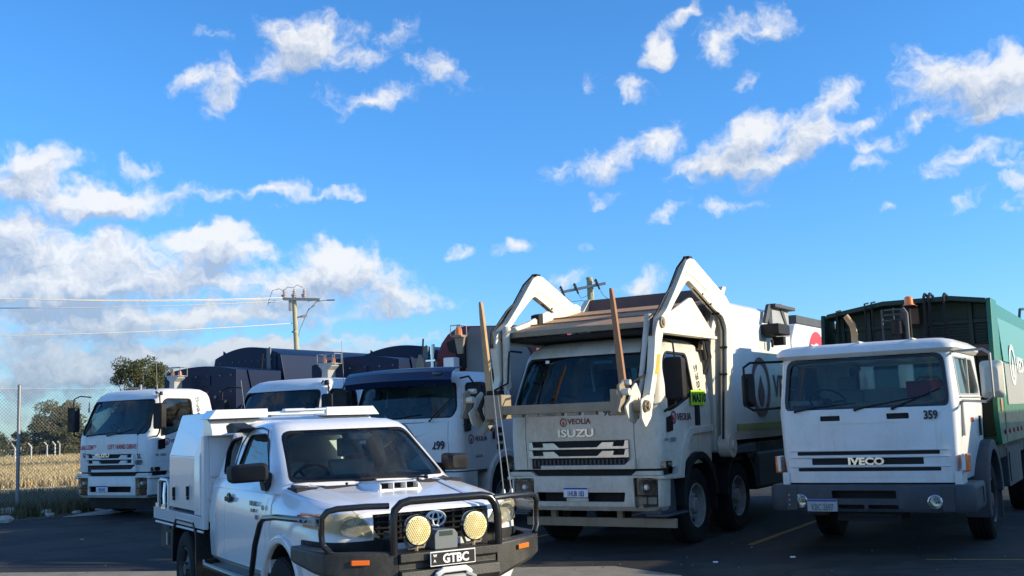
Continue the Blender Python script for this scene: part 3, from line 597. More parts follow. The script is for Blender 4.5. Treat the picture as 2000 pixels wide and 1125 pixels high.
g = G(); g.tube([(-1.35, -.1, 8.2), (-1.3, -.1, 8.5), (-1.1, -.12, 9.0), (-.75, -.15, 9.08), (-.5, -.15, 8.95), (-.3, -.15, 9.15), (0, -.15, 9.1), (.2, -.15, 9.25), (.5, -.15, 9.1)], .014, 5); mk('jumper_cable', g, 'black', pole)
g = G(); g.tube([(.16, 0, 6.3), (.3, 0, 6.9), (.75, 0, 7.9), (1.2, 0, 8.35), (1.9, 0, 8.42)], .022, 6); g.tube([(.6, 0, 7.6), (.75, 0, 7.95), (1.1, 0, 8.15)], .02, 6); g.box(1.75, 2.15, -.06, .06, 8.36, 8.43); mk('lamp_bracket', g, 'galv', pole)
g = G(); g.cyl((.12, 0, 7.55), (.62, 0, 7.62), .05, n=8); g.cyl((.45, 0, 7.58), (.7, 0, 7.65), .09, .06, 8); mk('service_fuse', g, 'ceramic', pole)
g = G(); g.cyl((.02, 0, 6.75), (.02, 0, 6.83), .16, n=14); mk('pole_band', g, 'galv', pole)
P2 = Vector((3.66, 49.6, 0))
pole2 = thing('power_pole', 'grey power pole with sloping crossarm behind the fork lift arms', 'power pole', P2)
g = G(); g.tube([(.1, 0, -.2), (0, 0, 8.22)], [.2, .15], 14); g.cyl((-.02, 0, 8.2), (-.02, 0, 8.3), .16, .14); mk('pole_shaft', g, 'wood', pole2)
rot = Matrix.Translation((0, 0, 7.85)) @ Matrix.Rotation(R(-9.5), 4, 'Y')
g = G(); g.box(-1.35, .75, -.22, -.12, -.06, .06, rot); mk('crossarm', g, 'galv', pole2, .01)
for x in (-1.3, -.65, .35):
    g = G(); z = 7.85 + x * .167
    g.tube([(x - .1, -.2, z + .28), (x, -.2, z), (x + .08, -.2, z - .22)], .045, 8)
    for k in range(3): g.cyl((x - .09 + .04 * k, -.2, z + .22 - .1 * k), (x - .08 + .04 * k, -.2, z + .17 - .1 * k), .075, n=8)
    mk('insulator', g, 'black', pole2)
g = G(); g.tube([(-1.2, -.2, 7.4), (-.9, -.2, 7.15), (-.4, -.2, 7.2), (0, -.1, 7.0)], .012, 5); g.tube([(-.6, -.2, 7.55), (-.45, -.2, 7.3), (-.1, -.1, 7.45)], .012, 5); g.tube([(.45, -.2, 7.65), (.6, -.2, 7.4), (.85, -.1, 7.2)], .012, 5); mk('jumper_cable', g, 'black', pole2)
def wire(name, a, b, sag, label, r_=.02):
    g = G(); a = Vector(a); b = Vector(b); pts = []
    for i in range(25):
        t_ = i / 24; p = a.lerp(b, t_); p.z -= sag * 4 * t_ * (1 - t_); pts.append(p)
    g.tube(pts, r_, 5); tag(mk(name, g, 'galv'), label, 'power line', 'overhead wires running left from the power pole')
wire('overhead_wire', (-12.8, 55.6, 8.56), (-33, 38, 8.4), .5, 'topmost overhead wire running left from the power pole')
wire('overhead_wire', (-12.0, 55.5, 8.60), (-31, 38, 7.85), .35, 'second overhead wire from the top, left of the power pole')
wire('overhead_wire', (-11.9, 55.5, 8.42), (-33, 38.5, 7.35), .35, 'third overhead wire from the top, left of the power pole')
wire('overhead_wire', (-11.6, 55.7, 7.25), (-31, 38.5, 5.95), .30, 'lowest overhead wire running left from the middle of the pole')

# ================================================================ cab-over truck with wide flat front
def plan(hw, yf, yb, rf, rr, bow, n=6):
    "closed plan outline, bowed front, rounded corners; returns [(x,y)]"
    out = []
    def fy(x): return yf + bow * (x / hw) ** 2
    k = 10; xs = [-(hw - rf) + 2 * (hw - rf) * i / k for i in range(k + 1)]
    out += [(x, fy(x)) for x in xs]
    y0 = fy(hw - rf)
    for i in range(1, n + 1):
        t = (pi / 2) * i / n; out.append((hw - rf + rf * sin(t), y0 + rf * (1 - cos(t))))
    for i in range(0, n + 1):
        t = (pi / 2) * i / n; out.append((hw - rr + rr * cos(t), yb - rr + rr * sin(t)))
    for i in range(0, n + 1):
        t = (pi / 2) * i / n; out.append((-(hw - rr) - rr * sin(t), yb - rr + rr * cos(t)))
    for i in range(0, n):
        t = (pi / 2) * i / n; out.append((-(hw - rf) - rf * cos(t), y0 + rf * (1 - sin(t))))
    return out
def lerp(a, b, t): return a + (b - a) * t
class Shell:
    "stack of plan outlines (z, hw, yf, yb, rf, rr, bow)"
    def __init__(s, secs): s.s = secs
    def at(s, z):
        S_ = s.s
        if z <= S_[0][0]: return S_[0][1:]
        for a, b in zip(S_, S_[1:]):
            if z <= b[0]:
                t = (z - a[0]) / (b[0] - a[0]); return tuple(lerp(p, q, t) for p, q in zip(a[1:], b[1:]))
        return S_[-1][1:]
    def yfront(s, x, z):
        hw, yf, yb, rf, rr, bow = s.at(z); ax = abs(x)
        if ax <= hw - rf: return yf + bow * (ax / hw) ** 2
        y0 = yf + bow * ((hw - rf) / hw) ** 2; q = min(1, (ax - (hw - rf)) / rf); return y0 + rf * (1 - (1 - q * q) ** .5)
    def xside(s, y, z): return s.at(z)[0]
    def solid(s, off=0., z0=None, z1=None):
        rings = []
        for z, hw, yf, yb, rf, rr, bow in s.s:
            zz = z
            if off:
                if z == s.s[0][0]: zz = z + off
                if z == s.s[-1][0]: zz = z - off
            rings.append([(x, y, zz) for x, y in plan(hw - off, yf + off, yb - off, max(.02, rf - off * .5), max(.02, rr - off * .5), bow)])
        return G().loft(rings)
    def pane(s, poly, off, grid=14, margin=.03):
        "curved pane following the front inside polygon bounds (x,z)"
        xs = [p[0] for p in poly]; zs = [p[1] for p in poly]; z0, z1 = min(zs) - margin, max(zs) + margin; g = G(); vs = []; rows = 10
        for j in range(rows + 1):
            z = lerp(z0, z1, j / rows); lim = s.at(z)[0] - off - .012
            w0 = max(min(xs) - margin, -lim); w1 = min(max(xs) + margin, lim)
            for i in range(grid + 1):
                x = lerp(w0, w1, i / grid); vs.append((x, s.yfront(x, z) + off, z))
        n = grid + 1
        return g.add(vs, [(j * n + i, j * n + i + 1, (j + 1) * n + i + 1, (j + 1) * n + i) for j in range(rows) for i in range(grid)])
    def ring(s, poly, inset, off=-.004, th=.03):
        "gasket band between poly and an inset copy, following the front; thickness into the cab"
        cx = sum(p[0] for p in poly) / len(poly); cz = sum(p[1] for p in poly) / len(poly); sx = max(abs(p[0] - cx) for p in poly); sz = max(abs(p[1] - cz) for p in poly)
        inn = [(cx + (x - cx) * (1 - inset / sx), cz + (z - cz) * (1 - inset / sz)) for x, z in poly]
        R_ = []
        for pl, dy in ((poly, th), (poly, off), (inn, off), (inn, th)): R_.append([(x, s.yfront(x, z) + dy, z) for x, z in pl])
        g = G(); g.loft(R_ + [R_[0]], False); return g

def add_seat(root, x, y, z, h=.75, m='seat', s=1.):
    g = G(); g.prism(fillet([(y - .05, z + .1), (y + .12, z + h), (y + .24, z + h), (y + .12, z + .1)], .05), 'x', x - .23 * s, x + .23 * s)
    g.prism(fillet([(y - .5, z), (y - .5, z + .14), (y + .1, z + .12), (y + .1, z - .02)], .04), 'x', x - .25 * s, x + .25 * s)
    g.prism(fillet([(y + .13, z + h + .02), (y + .15, z + h + .2), (y + .23, z + h + .2), (y + .22, z + h + .02)], .03), 'x', x - .13 * s, x + .13 * s)
    return mk('seat', g, m, root, .02)
def add_steer(root, x, y, z, r=.2, tilt=35, m='black'):
    g = G(); mt = Matrix.Translation((x, y, z)) @ Matrix.Rotation(R(-tilt), 4, 'X')
    g.tube([mt @ Vector((r * cos(2 * pi * k / 28), r * sin(2 * pi * k / 28), 0)) for k in range(29)], .014, 6, False)
    for a in (0, 2.3, 4.0): g.tube([mt @ Vector((0, 0, -.03)), mt @ Vector((r * cos(a), r * sin(a), 0))], .014, 6)
    g.cyl(mt @ Vector((0, 0, -.06)), mt @ Vector((0, 0, .01)), .055, n=12); g.tube([mt @ Vector((0, 0, -.03)), mt @ Vector((0, -.1, -.5))], .03, 8)
    return mk('steering_wheel', g, m, root)
def wiper(root, p0, p1, p2, name='wiper'):
    g = G(); g.tube([p0, p1], .011, 6); d = (Vector(p2) - Vector(p1)); g.tube([Vector(p1) - d * .0, Vector(p1) + d], .009, 5); g.sphere(p0, .022, 8); return mk(name, g, 'black', root)

def fcab(root, dz=0., body='white', badge=True, R_=.52, axle=1.28, steer_x=.52, low=True):
    "Japanese style medium cab: returns the shell for placing decals"
    Z = lambda z: z + dz
    sh = Shell([(Z(1.09), 1.14, .03, 1.93, .10, .06, .05), (Z(1.5), 1.155, .0, 1.93, .14, .06, .06), (Z(1.86), 1.165, .015, 1.93, .17, .06, .07),
                (Z(2.0), 1.16, .05, 1.93, .19, .07, .09), (Z(2.35), 1.12, .17, 1.92, .20, .08, .11), (Z(2.66), 1.07, .29, 1.90, .22, .12, .12), (Z(2.76), 1.03, .36, 1.88, .25, .15, .12), (Z(2.84), .94, .48, 1.80, .26, .2, .12), (Z(2.87), .80, .62, 1.66, .24, .2, .10)])
    ws = fillet([(-1.0, Z(1.89)), (1.0, Z(1.89)), (1.08, Z(2.0)), (.975, Z(2.64)), (-.975, Z(2.64)), (-1.08, Z(2.0))], [.05, .05, .06, .1, .1, .06])
    side = fillet([(.34, Z(1.82)), (.58, Z(1.86)), (1.30, Z(2.06)), (1.30, Z(2.64)), (.52, Z(2.65)), (.36, Z(2.35))], [.05, .1, .06, .1, .12, .2])
    cab = mk('cab_body', sh.solid(), body, root)
    inner = sh.solid(.045); arch = G().lathe([(.001, -3), (.60, -3), (.60, 3), (.001, 3)], 'x', (0, axle, .58), 28)
    cutters = [inner, G().prism(ws, 'y', -.6, .9), G().prism(side, 'x', -1.6, 1.6), G().prism(fillet([(-.55, Z(2.1)), (.55, Z(2.1)), (.55, Z(2.5)), (-.55, Z(2.5))], .06), 'y', 1.7, 2.2)]
    # panel gaps
    for x in (-.87, .80): cutters.append(G().box(x - .006, x + .006, -.2, .075, Z(1.0), Z(1.86)))
    cutters.append(G().box(-1.02, 1.02, -.2, .03, Z(1.852), Z(1.862)))
    for sx in (-1, 1):
        for y in (.27, 1.36): cutters.append(G().box(*sorted((sx * 1.14, sx * 1.3)), y - .005, y + .005, Z(1.3), Z(2.72)))
        cutters.append(G().box(*sorted((sx * 1.14, sx * 1.3)), .27, .62, Z(1.293), Z(1.303)))
    cutters.append(G().box(-.80, .73, -.2, .045, Z(1.14), Z(1.475)))
    cut(cab, cutters); sharp(cab)
    cab['label'] = 'painted cab shell'
    mk('windscreen', sh.pane(ws, .02), 'glass', root, smooth=60)
    mk('windscreen_seal', sh.ring(ws, .035), 'black', root, smooth=50)
    for sx in (-1, 1):
        g = G(); pts = []
        for y, z in side: pts.append((sx * (sh.xside(y, z) - .022), y, z))
        n = len(pts); g.add(pts + [(p[0] - sx * .006, p[1], p[2]) for p in pts], [tuple(range(n)), tuple(range(n, 2 * n))[::-1]]); mk('door_glass', g, 'glassdark' if sx > 0 and low else 'glassclear', root, smooth=0)
        g = G(); rs = []
        for k_, dd in ((1., -.03), (1., .003), (.93, .003), (.93, -.03)):
            cy = .85; cz = Z(2.25); rs.append([(sx * (sh.xside(y, z) + dd), cy + (y - cy) * k_, cz + (z - cz) * k_) for y, z in side])
        g.loft(rs + [rs[0]], False); mk('door_seal', g, 'black', root, smooth=50)
        # door lower with wheel arch trim
        ar = [(.0, Z(1.09)), (.50, Z(1.09)), (.56, Z(1.26)), (.72, Z(1.48)), (.95, Z(1.60)), (1.93, Z(1.60)), (1.93, Z(1.66)), (1.93, Z(1.70)), (.9, Z(1.70)), (.0, Z(1.5))]
        g = G(); g.prism(fillet([(.03, 1.0 + dz), (.56, 1.0 + dz), (.66, 1.25 + dz), (.84, 1.5 + dz), (1.05, 1.60 + dz), (1.90, 1.62 + dz), (1.90, 1.52 + dz), (1.1, 1.50 + dz), (.95, 1.40 + dz), (.80, 1.2 + dz), (.72, .98 + dz), (.72, .93 + dz), (.03, .95 + dz)], .03), 'x', *sorted((sx * 1.08, sx * 1.20))); mk('wheel_arch_trim', g, body, root, .012)
        g = G(); arc = [(axle + .64 * cos(t), .60 + .66 * sin(t)) for t in [pi * (1.02 - i / 14 * 1.0) for i in range(15)]]
        inn = [(axle + .54 * cos(t), .60 + .56 * sin(t)) for t in [pi * (0.02 + i / 14 * 1.0) for i in range(15)]]
        g.prism(arc + inn, 'x', *sorted((sx * .80, sx * 1.215))); mk('mudguard', g, 'black', root, .008)
        g = G(); g.box(*sorted((sx * .82, sx * 1.17)), axle + .62, axle + .66, .42, 1.05); mk('mud_flap', g, 'black', root)
        # entry steps
        g = G(); g.prism([(.08, .5 + dz * .5), (.08, .95 + dz), (.58, .95 + dz), (.62, .5 + dz * .5)], 'x', *sorted((sx * .86, sx * 1.10))); g.box(*sorted((sx * .9, sx * 1.22)), .06, .74, .47, .50); mk('step', g, 'grey', root, .01)
        g = G(); g.cyl((sx * 1.16, .24, Z(1.14)), (sx * 1.215, .24, Z(1.14)), .045, n=12); g.box(*sorted((sx * 1.14, sx * 1.205)), .10, .30, Z(1.10), Z(1.18)); mk('side_indicator', g, 'lens', root)
        # mirror on arms
        g = G(); g.tube([(sx * 1.05, .32, Z(2.75)), (sx * 1.22, .16, Z(2.78)), (sx * 1.38, .12, Z(2.72)), (sx * 1.40, .12, Z(2.5))], .014, 6); mk('mirror_arm', g, 'black', root); g = G(); g.tube([(sx * 1.14, .25, Z(1.82)), (sx * 1.24, .2, Z(1.86)), (sx * 1.36, .13, Z(1.90)), (sx * 1.40, .12, Z(2.05))], .018, 6); mk('mirror_arm', g, 'black', root)
        g = G(); g.loft([[(sx * (1.39 + a), .05 + d_, Z(2.27) + b) for a, b in fillet([(-.13, -.29), (.13, -.29), (.13, .26), (-.13, .26)], .06)] for d_ in (0, .03, .14)]); mk('mirror', g, 'black', root, .015)
        g = G(); g.box(sx * 1.39 - .11, sx * 1.39 + .11, .192, .198, Z(2.0), Z(2.5)); mk('mirror_glass', g, 'chrome', root)
        g = G(); g.box(*sorted((sx * 1.155, sx * 1.195)), 1.28, 1.34, Z(1.62), Z(1.95)); mk('door_handle', g, 'black', root, .01)
        g = G(); g.prism(fillet([(.28, Z(1.55)), (.47, Z(1.57)), (.47, Z(1.78)), (.28, Z(1.75))], .02), 'x', *sorted((sx * 1.16, sx * 1.175))); mk('kerb_window', g, 'gloss', root)
    # grille: dark back, bright bars with angular ends, inserts
    g = G(); g.box(-.78, .71, .035, .06, Z(1.1), Z(1.47)); mk('grille_backing', g, 'dark', root)
    for zt in (1.47, 1.355):
        zt = Z(zt); g = G()
        g.prism([(-.80, zt - .115), (.73, zt - .115), (.73, zt), (.68, zt), (.66, zt - .075), (.5, zt - .075), (.52, zt - .02), (.34, zt - .02), (.26, zt - .085), (-.32, zt - .085), (-.40, zt - .02), (-.58, zt - .02), (-.57, zt - .075), (-.73, zt - .075), (-.75, zt), (-.80, zt)], 'y', -.012, .045)
        mk('grille_bar', g, 'dullchrome' if badge == 'chrome' else body, root, .006)
    g = G()
    for i in range(24): g.box(-.74 + i * .062, -.715 + i * .062, .02, .04, Z(1.13), Z(1.22))
    mk('radiator_slats', g, 'grey', root)
    g = G(); g.prism([(-.62, Z(1.09)), (.80, Z(1.09)), (.80, Z(1.22)), (.74, Z(1.21)), (.66, Z(1.145)), (-.62, Z(1.145))], 'y', -.01, .06); mk('lower_grille_bar', g, body, root, .006)
    g = G(); g.box(-1.06, 1.06, .10, .5, Z(.96), Z(1.12)); mk('front_gap', g, 'dark', root)
    # bumper
    bp = Shell([(Z(.54), 1.10, .045, .75, .09, .03, .05), (Z(.60), 1.15, .0, .75, .10, .03, .05), (Z(.98), 1.17, .0, .75, .10, .03, .05), (Z(1.0), 1.16, .01, .75, .10, .03, .05)])
    b = mk('bumper', bp.solid(), body, root)
    cs = [bp.solid(.04), G().prism(fillet([(-.70, Z(.66)), (.62, Z(.66)), (.64, Z(.785)), (-.72, Z(.785))], .02), 'y', -.3, .3), G().box(-2, 2, .3, 1, 0, 2)]
    for sx in (-1, 1): cs.append(G().prism(fillet([(sx * .765, Z(.575)), (sx * 1.09, Z(.60)), (sx * 1.10, Z(.97)), (sx * .755, Z(.975))], .02), 'y', -.3, .3))
    cut(b, cs); sharp(b)
    for sx in (-1, 1):
        g = G(); g.prism([(sx * .72, Z(1.0)), (sx * 1.15, Z(1.0)), (sx * 1.15, Z(1.06)), (sx * .80, Z(1.06))], 'y', .03, .14); mk('bumper_corner_top', g, body, root, .012)
        g = G(); g.box(*sorted((sx * .77, sx * 1.09)), .10, .14, Z(.58), Z(.97)); mk('headlight_backing', g, 'dullchrome', root)
        hl = G().prism(fillet([(sx * .79, Z(.60)), (sx * 1.075, Z(.62)), (sx * 1.085, Z(.955)), (sx * .78, Z(.96))], .02), 'y', .035, .05); h = mk('headlight', hl, 'lens', root, .004)
        g = G(); g.lathe([(.125, -.005), (.115, .01), (.09, .035), (.05, .05), (.001, .052)], 'y', (sx * .935, .048, Z(.85)), 24); mk('reflector', g, 'chrome', h)
        g = G(); g.sphere((sx * .93, .07, Z(.85)), .045, 12); mk('bulb', g, 'decalwhite', h)  # enlarged white bulb stands in for the bright shine of the reflector
        g = G(); g.box(*sorted((sx * .80, sx * .92)), .06, .08, Z(.63), Z(.72)); g.box(*sorted((sx * .94, sx * 1.06)), .06, .08, Z(.63), Z(.72)); mk('indicator', g, 'decalwhite', h, .01)
        g = G(); g.box(*sorted((sx * .78, sx * 1.08)), .03, .07, Z(.735), Z(.75)); mk('headlight_divider', g, 'black', h)
    g = G(); g.box(-.66, .60, .16, .19, Z(.64), Z(.80)); mk('bumper_slot_backing', g, 'dark', root)
    # chassis pieces and wheels
    g = G(); g.box(-.45, -.36, .3, 9.0, .72, .98); g.box(.36, .45, .3, 9.0, .72, .98); mk('chassis_rail', g, 'black', root)
    g = G(); g.cyl((-1.0, axle, R_), (1.0, axle, R_), .09, n=10); g.box(-.5, .5, .5, 1.9, .62, 1.1); mk('axle', g, 'black', root)
    for sx in (-1, 1): wheel(root, sx * 1.13, axle, R_, .27, sx)
    # cabin interior
    g = G(); g.prism([(.30, Z(1.2)), (.16, Z(1.84)), (.42, Z(1.92)), (.52, Z(1.80)), (.50, Z(1.2))], 'x', -1.08, 1.08); mk('dashboard', g, 'interior', root, .02)
    add_seat(root, -.55, 1.35, Z(1.62), .62); add_seat(root, .6, 1.35, Z(1.62), .62)
    add_steer(root, steer_x, .62, Z(1.98), .21, 40)
    g = G(); g.box(-.62, .62, 1.87, 1.875, Z(2.04), Z(2.54)); mk('rear_window_glass', g, 'glassclear', root)
    for a, b, c in (((-.75, -.015, Z(1.875)), (-.35, .04, Z(1.92)), (.15, .06, Z(1.95))), ((-.1, -.015, Z(1.875)), (.3, .04, Z(1.93)), (.62, .08, Z(2.0))), ((.80, .05, Z(1.88)), (.88, .10, Z(2.02)), (1.0, .22, Z(2.3)))): wiper(root, a, b, c)
    return sh

def number_plate(root, x, z, w, h, s, y, m='plate', mt='platetext', top='plateblue', label=None, sx=.8):
    g = G(); g.box(x - w / 2, x + w / 2, y, y + .008, z - h / 2, z + h / 2); p = mk('number_plate', g, m, root, .004)
    if label: p['label'] = label
    if top: g = G(); g.box(x - w / 2 + .005, x + w / 2 - .005, y - .002, y, z + h / 2 - .028, z + h / 2 - .004); mk('plate_band', g, top, p)
    text(s, x, z - h / 2 + .016, h * .52, p, mt, y - .001, sx=sx * .74, bold=.03, align='CENTER')
    return p

# ---------------------------------------------------------------- 1. front-lift refuse truck
iz = thing('refuse_truck', 'dusty white front lift refuse truck with raised fork arms over its cab', 'truck', (.84, 14.59, 0), 31.5)
shz = fcab(iz, 0., 'dusty', 'chrome', .52, 1.28, -.5)
for a in iz.children:
    if a.name.startswith(('cab_body', 'wheel_arch_trim')) and 'label' in a: a['label'] = 'dusty white cab shell'
ringlogo(-.245, 1.725, .055, iz, shz.yfront(-.24, 1.72) - .002, 'front')
text('VEOLIA', -.175, 1.70, .075, iz, 'decaldark', shz.yfront(0, 1.7) - .004, sx=1., bold=.02)
text('ISUZU', -.33, 1.53, .10, iz, 'dullchrome', shz.yfront(0, 1.55) - .012, sx=1.45, bold=.05, ext=.008, name='badge')
text('9880', .36, 1.80, .085, iz, 'decalblack', shz.yfront(.5, 1.8) - .003, sx=1.25, bold=.03)
number_plate(iz, -.09, .785, .372, .134, '1HUB 183', -.012, sx=.85)
g = G(); g.box(-.24, .09, -.005, .03, .655, .71); mk('plate_bracket', g, 'dusty', iz, .01)
g = G(); g.box(-1.0, 1.25, .20, .28, .315, .435); mk('underrun_bar', g, 'steel', iz, .008)
g = G(); g.box(-.62, -.54, .22, .3, .40, .62); g.box(.40, .48, .22, .3, .40, .62); mk('bar_bracket', g, 'steel', iz, .005)
xs = 1.176
ringlogo(.50, 1.745, .085, iz, xs, 'right'); text('VEOLIA', .62, 1.705, .095, iz, 'decaldark', xs + .001, 'right', sx=1.1, bold=.02)
text('FYH', .18, 1.44, .035, iz, 'decalgrey', xs, 'right', sx=1.3, bold=.03); text('350', .36, 1.425, .055, iz, 'decalgrey', xs, 'right', sx=1.5, bold=.04)
for i, ch in enumerate('9600'): text(ch, 1.50, 2.38 - i * .115, .10, iz, 'decalblack', 1.135 + .012 * i, 'right', sx=1., bold=.02, align='CENTER')
g = G(); g.box(1.19, 1.20, 1.10, 1.62, 1.90, 2.11); p = mk('lime_sign', g, 'lime', iz, .004); p['label'] = 'lime green number sign on the cab side'
text('MA310', 1.13, 1.945, .12, p, 'decalblack', 1.202, 'right', sx=1.0, bold=.05)
g = G(); g.box(1.155, 1.17, 1.36, 1.46, 1.62, 1.9); mk('door_vent', g, 'black', iz)
# hopper over the cab
def slab(g, pts, dz_):
    n = len(pts); g.add(list(pts) + [(p[0], p[1], p[2] - dz_) for p in pts], [tuple(range(n)), tuple(range(n, 2 * n))[::-1]] + [(i, (i + 1) % n, (i + 1) % n + n, i + n) for i in range(n)])
for y_a, z_a, y_b, z_b in ((.06, 3.01, .74, 3.165), (.76, 3.155, 1.45, 3.305), (1.46, 3.30, 2.34, 3.475)):
    g = G(); slab(g, [(-1.13, y_a, z_a), (1.13, y_a, z_a), (1.13, y_b, z_b), (-1.13, y_b, z_b)], .012); mk('hopper_deck', g, 'deck', iz)
for y_a, z_a in ((.75, 3.165), (1.455, 3.31)):
    g = G(); g.box(-1.13, 1.13, y_a - .02, y_a + .02, z_a - .01, z_a + .018); mk('deck_seam', g, 'rust', iz, .004)
g = G(); g.box(-1.16, 1.16, .03, .06, 2.945, 3.02); mk('deck_lip', g, 'steel', iz, .006)
for x_ in (-.8, -.4, 0, .4, .8): g = G(); g.sphere((x_, .028, 2.985), .012, 8, sy=.5); mk('lip_bolt', g, 'steel', iz)
g = G(); g.prism([(.30, 3.03), (.30, 3.12), (2.2, 3.60), (2.36, 3.56), (2.30, 3.46)], 'x', -1.22, -1.13); mk('lid_beam', g, 'cream', iz, .008)
g = G(); g.prism([(.93, 3.17), (.93, 3.34), (1.06, 3.37), (1.06, 3.2)], 'x', -1.24, -1.10); mk('beam_clamp', g, 'black', iz, .006)
g = G(); g.box(-1.1, 1.1, .10, 1.9, 2.88, 2.93); mk('hopper_floor', g, 'dark', iz)
g = G(); g.prism([(2.30, 2.9), (2.62, 3.69), (2.67, 3.69), (2.45, 2.9)], 'x', -1.10, 1.12); mk('hopper_back_wall', g, 'hopper', iz)
for sx in (-1, 1):
    g = G(); g.prism([(.15, 2.90), (2.02, 2.92), (2.02, 3.02), (1.36, 3.42), (1.28, 3.42), (.15, 3.03)], 'x', *sorted((sx * 1.15, sx * 1.19))); mk('hopper_side_plate', g, 'cream', iz, .006, label='cream gusset plate')
    g = G(); g.box(*sorted((sx * 1.13, sx * 1.26)), .12, 2.08, 2.86, 2.90); mk('side_ledge', g, 'cream', iz, .004)
    g = G(); g.prism([(1.95, 2.9), (2.08, 2.9), (2.45, 3.35), (2.75, 3.70), (2.62, 3.70), (2.3, 3.42)], 'x', *sorted((sx * 1.10, sx * 1.20))); mk('hopper_fin', g, 'cream', iz, .005)
    g = G(); g.prism([(1.72, 2.7), (1.80, 2.7), (2.28, 3.30), (2.20, 3.34)], 'x', *sorted((sx * 1.08, sx * 1.14))); mk('brace', g, 'steel', iz)
g = G(); g.prism(fillet([(2.05, 1.2), (2.05, 2.75), (2.2, 3.1), (2.55, 3.35), (2.70, 3.35), (2.70, 1.2)], .08), 'x', .98, 1.16); mk('body_post', g, 'dusty', iz, .01)
g = G(); g.prism(fillet([(2.05, 1.2), (2.05, 2.75), (2.2, 3.1), (2.55, 3.35), (2.70, 3.35), (2.70, 1.2)], .08), 'x', -1.16, -.98); mk('body_post', g, 'dusty', iz, .01)
g = G(); g.box(-.95, .95, 2.15, 2.25, 1.0, 2.85); mk('bulkhead', g, 'dark', iz)
g = G()
for i in range(5): x = .55 + .07 * i; g.tube([(x, 2.05, 2.8 - .05 * i), (x + .05, 1.98, 2.2), (x - .02, 2.06, 1.6), (x, 2.05, 1.1)], .02, 6)
for i in range(3): g.tube([(1.15, 1.85 + .05 * i, 2.85), (1.17, 1.92 + .04 * i, 2.6), (1.12, 1.80 + .05 * i, 2.35)], .018, 6)
mk('hydraulic_hoses', g, 'black', iz)
g = G(); g.cyl((1.12, 1.80, 2.88), (1.14, 1.84, 2.55), .035, n=10); g.cyl((.85, 2.0, 2.3), (.85, 2.0, 1.2), .06, n=10); g.box(.7, 1.0, 1.96, 2.1, 1.9, 2.2); mk('valve_block', g, 'black', iz)
# refuse body
bd = Shell([(1.36, 1.16, 2.68, 5.75, .05, .04, 0), (1.50, 1.215, 2.66, 5.75, .05, .04, 0), (2.2, 1.235, 2.66, 5.75, .05, .04, 0), (3.1, 1.235, 2.66, 5.75, .05, .04, 0), (3.42, 1.20, 2.68, 5.75, .06, .04, 0), (3.49, 1.10, 2.72, 5.75, .08, .04, 0)])
b = mk('refuse_body', bd.solid(), 'white', iz); b['label'] = 'white compactor body with dark red round emblem'
cut(b, [G().prism([(3.0, 3.19), (5.0, 3.21), (5.0, 3.27), (3.0, 3.29)], 'x', 1.215, 1.4), G().prism([(2.9, 1.45), (5.6, 1.45), (5.6, 1.46), (2.9, 1.46)], 'x', 1.19, 1.4)]); sharp(b)
g = G(); g.prism([(2.69, 3.36), (2.60, 3.47), (2.72, 3.52), (2.8, 3.49)], 'x', -1.2, 1.2); mk('body_top_edge', g, 'white', iz)
g = G(); g.prism(fillet([(5.80, 1.5), (5.80, 3.0), (6.1, 3.33), (8.9, 3.33), (9.3, 2.8), (9.3, 1.4)], .1), 'x', -1.24, 1.24); t_ = mk('tailgate', g, 'white', iz, .03); t_['label'] = 'white tailgate with red round emblem'
g = G(); g.box(-1.2, 1.2, 6.3, 9.0, 3.34, 3.50); mk('tailgate_top', g, 'grey', iz, .02)
n = 30; ro, ri_ = .62, .40; cy, cz = 7.35, 2.62; g = G()
g.loft([[(1.243 + dd, cy + r_ * 1.0 * cos(2 * pi * k / n), cz + r_ * sin(2 * pi * k / n)) for k in range(n)] for r_, dd in ((ro, 0), (ro, .004), (ri_, .004), (ri_, 0))], False); mk('emblem_ring', g, 'decalred', iz, smooth=0)
e = ringlogo(3.98, 2.17, .46, iz, 1.238, 'right', 'decaldark', 'decaldark', 1.)
text('VEOLIA', 4.62, 2.02, .36, iz, 'decaldark', 1.239, 'right', sx=1.0, bold=.03)
g = G(); g.box(1.225, 1.236, 2.8, 5.7, 1.50, 1.60); mk('yellow_band', g, 'olive', iz)
# lidded box and camera housing on the body side, top handle
g = G(); g.box(1.24, 1.54, 4.15, 4.75, 3.02, 3.20); mk('side_locker', g, 'black', iz, .02)
g = G(); g.prism([(4.15, 3.22), (4.4, 3.54), (5.1, 3.60), (5.4, 3.2), (5.3, 3.2), (5.0, 3.5), (4.5, 3.46), (4.3, 3.22)], 'x', 1.26, 1.32); g.box(1.24, 1.4, 4.5, 5.6, 3.5, 3.56); mk('lid_frame', g, 'grey', iz, .01)
g = G(); g.prism([(4.6, 3.0), (4.6, 3.5), (5.5, 3.5), (5.5, 3.05)], 'x', 1.24, 1.30); mk('side_hatch', g, 'lgrey', iz, .01)
g = G(); g.box(1.3, 1.5, 4.5, 4.62, 2.86, 3.0); g.cyl((1.35, 4.35, 2.95), (1.35, 4.35, 2.82), .02); mk('work_lamp', g, 'black', iz, .01)
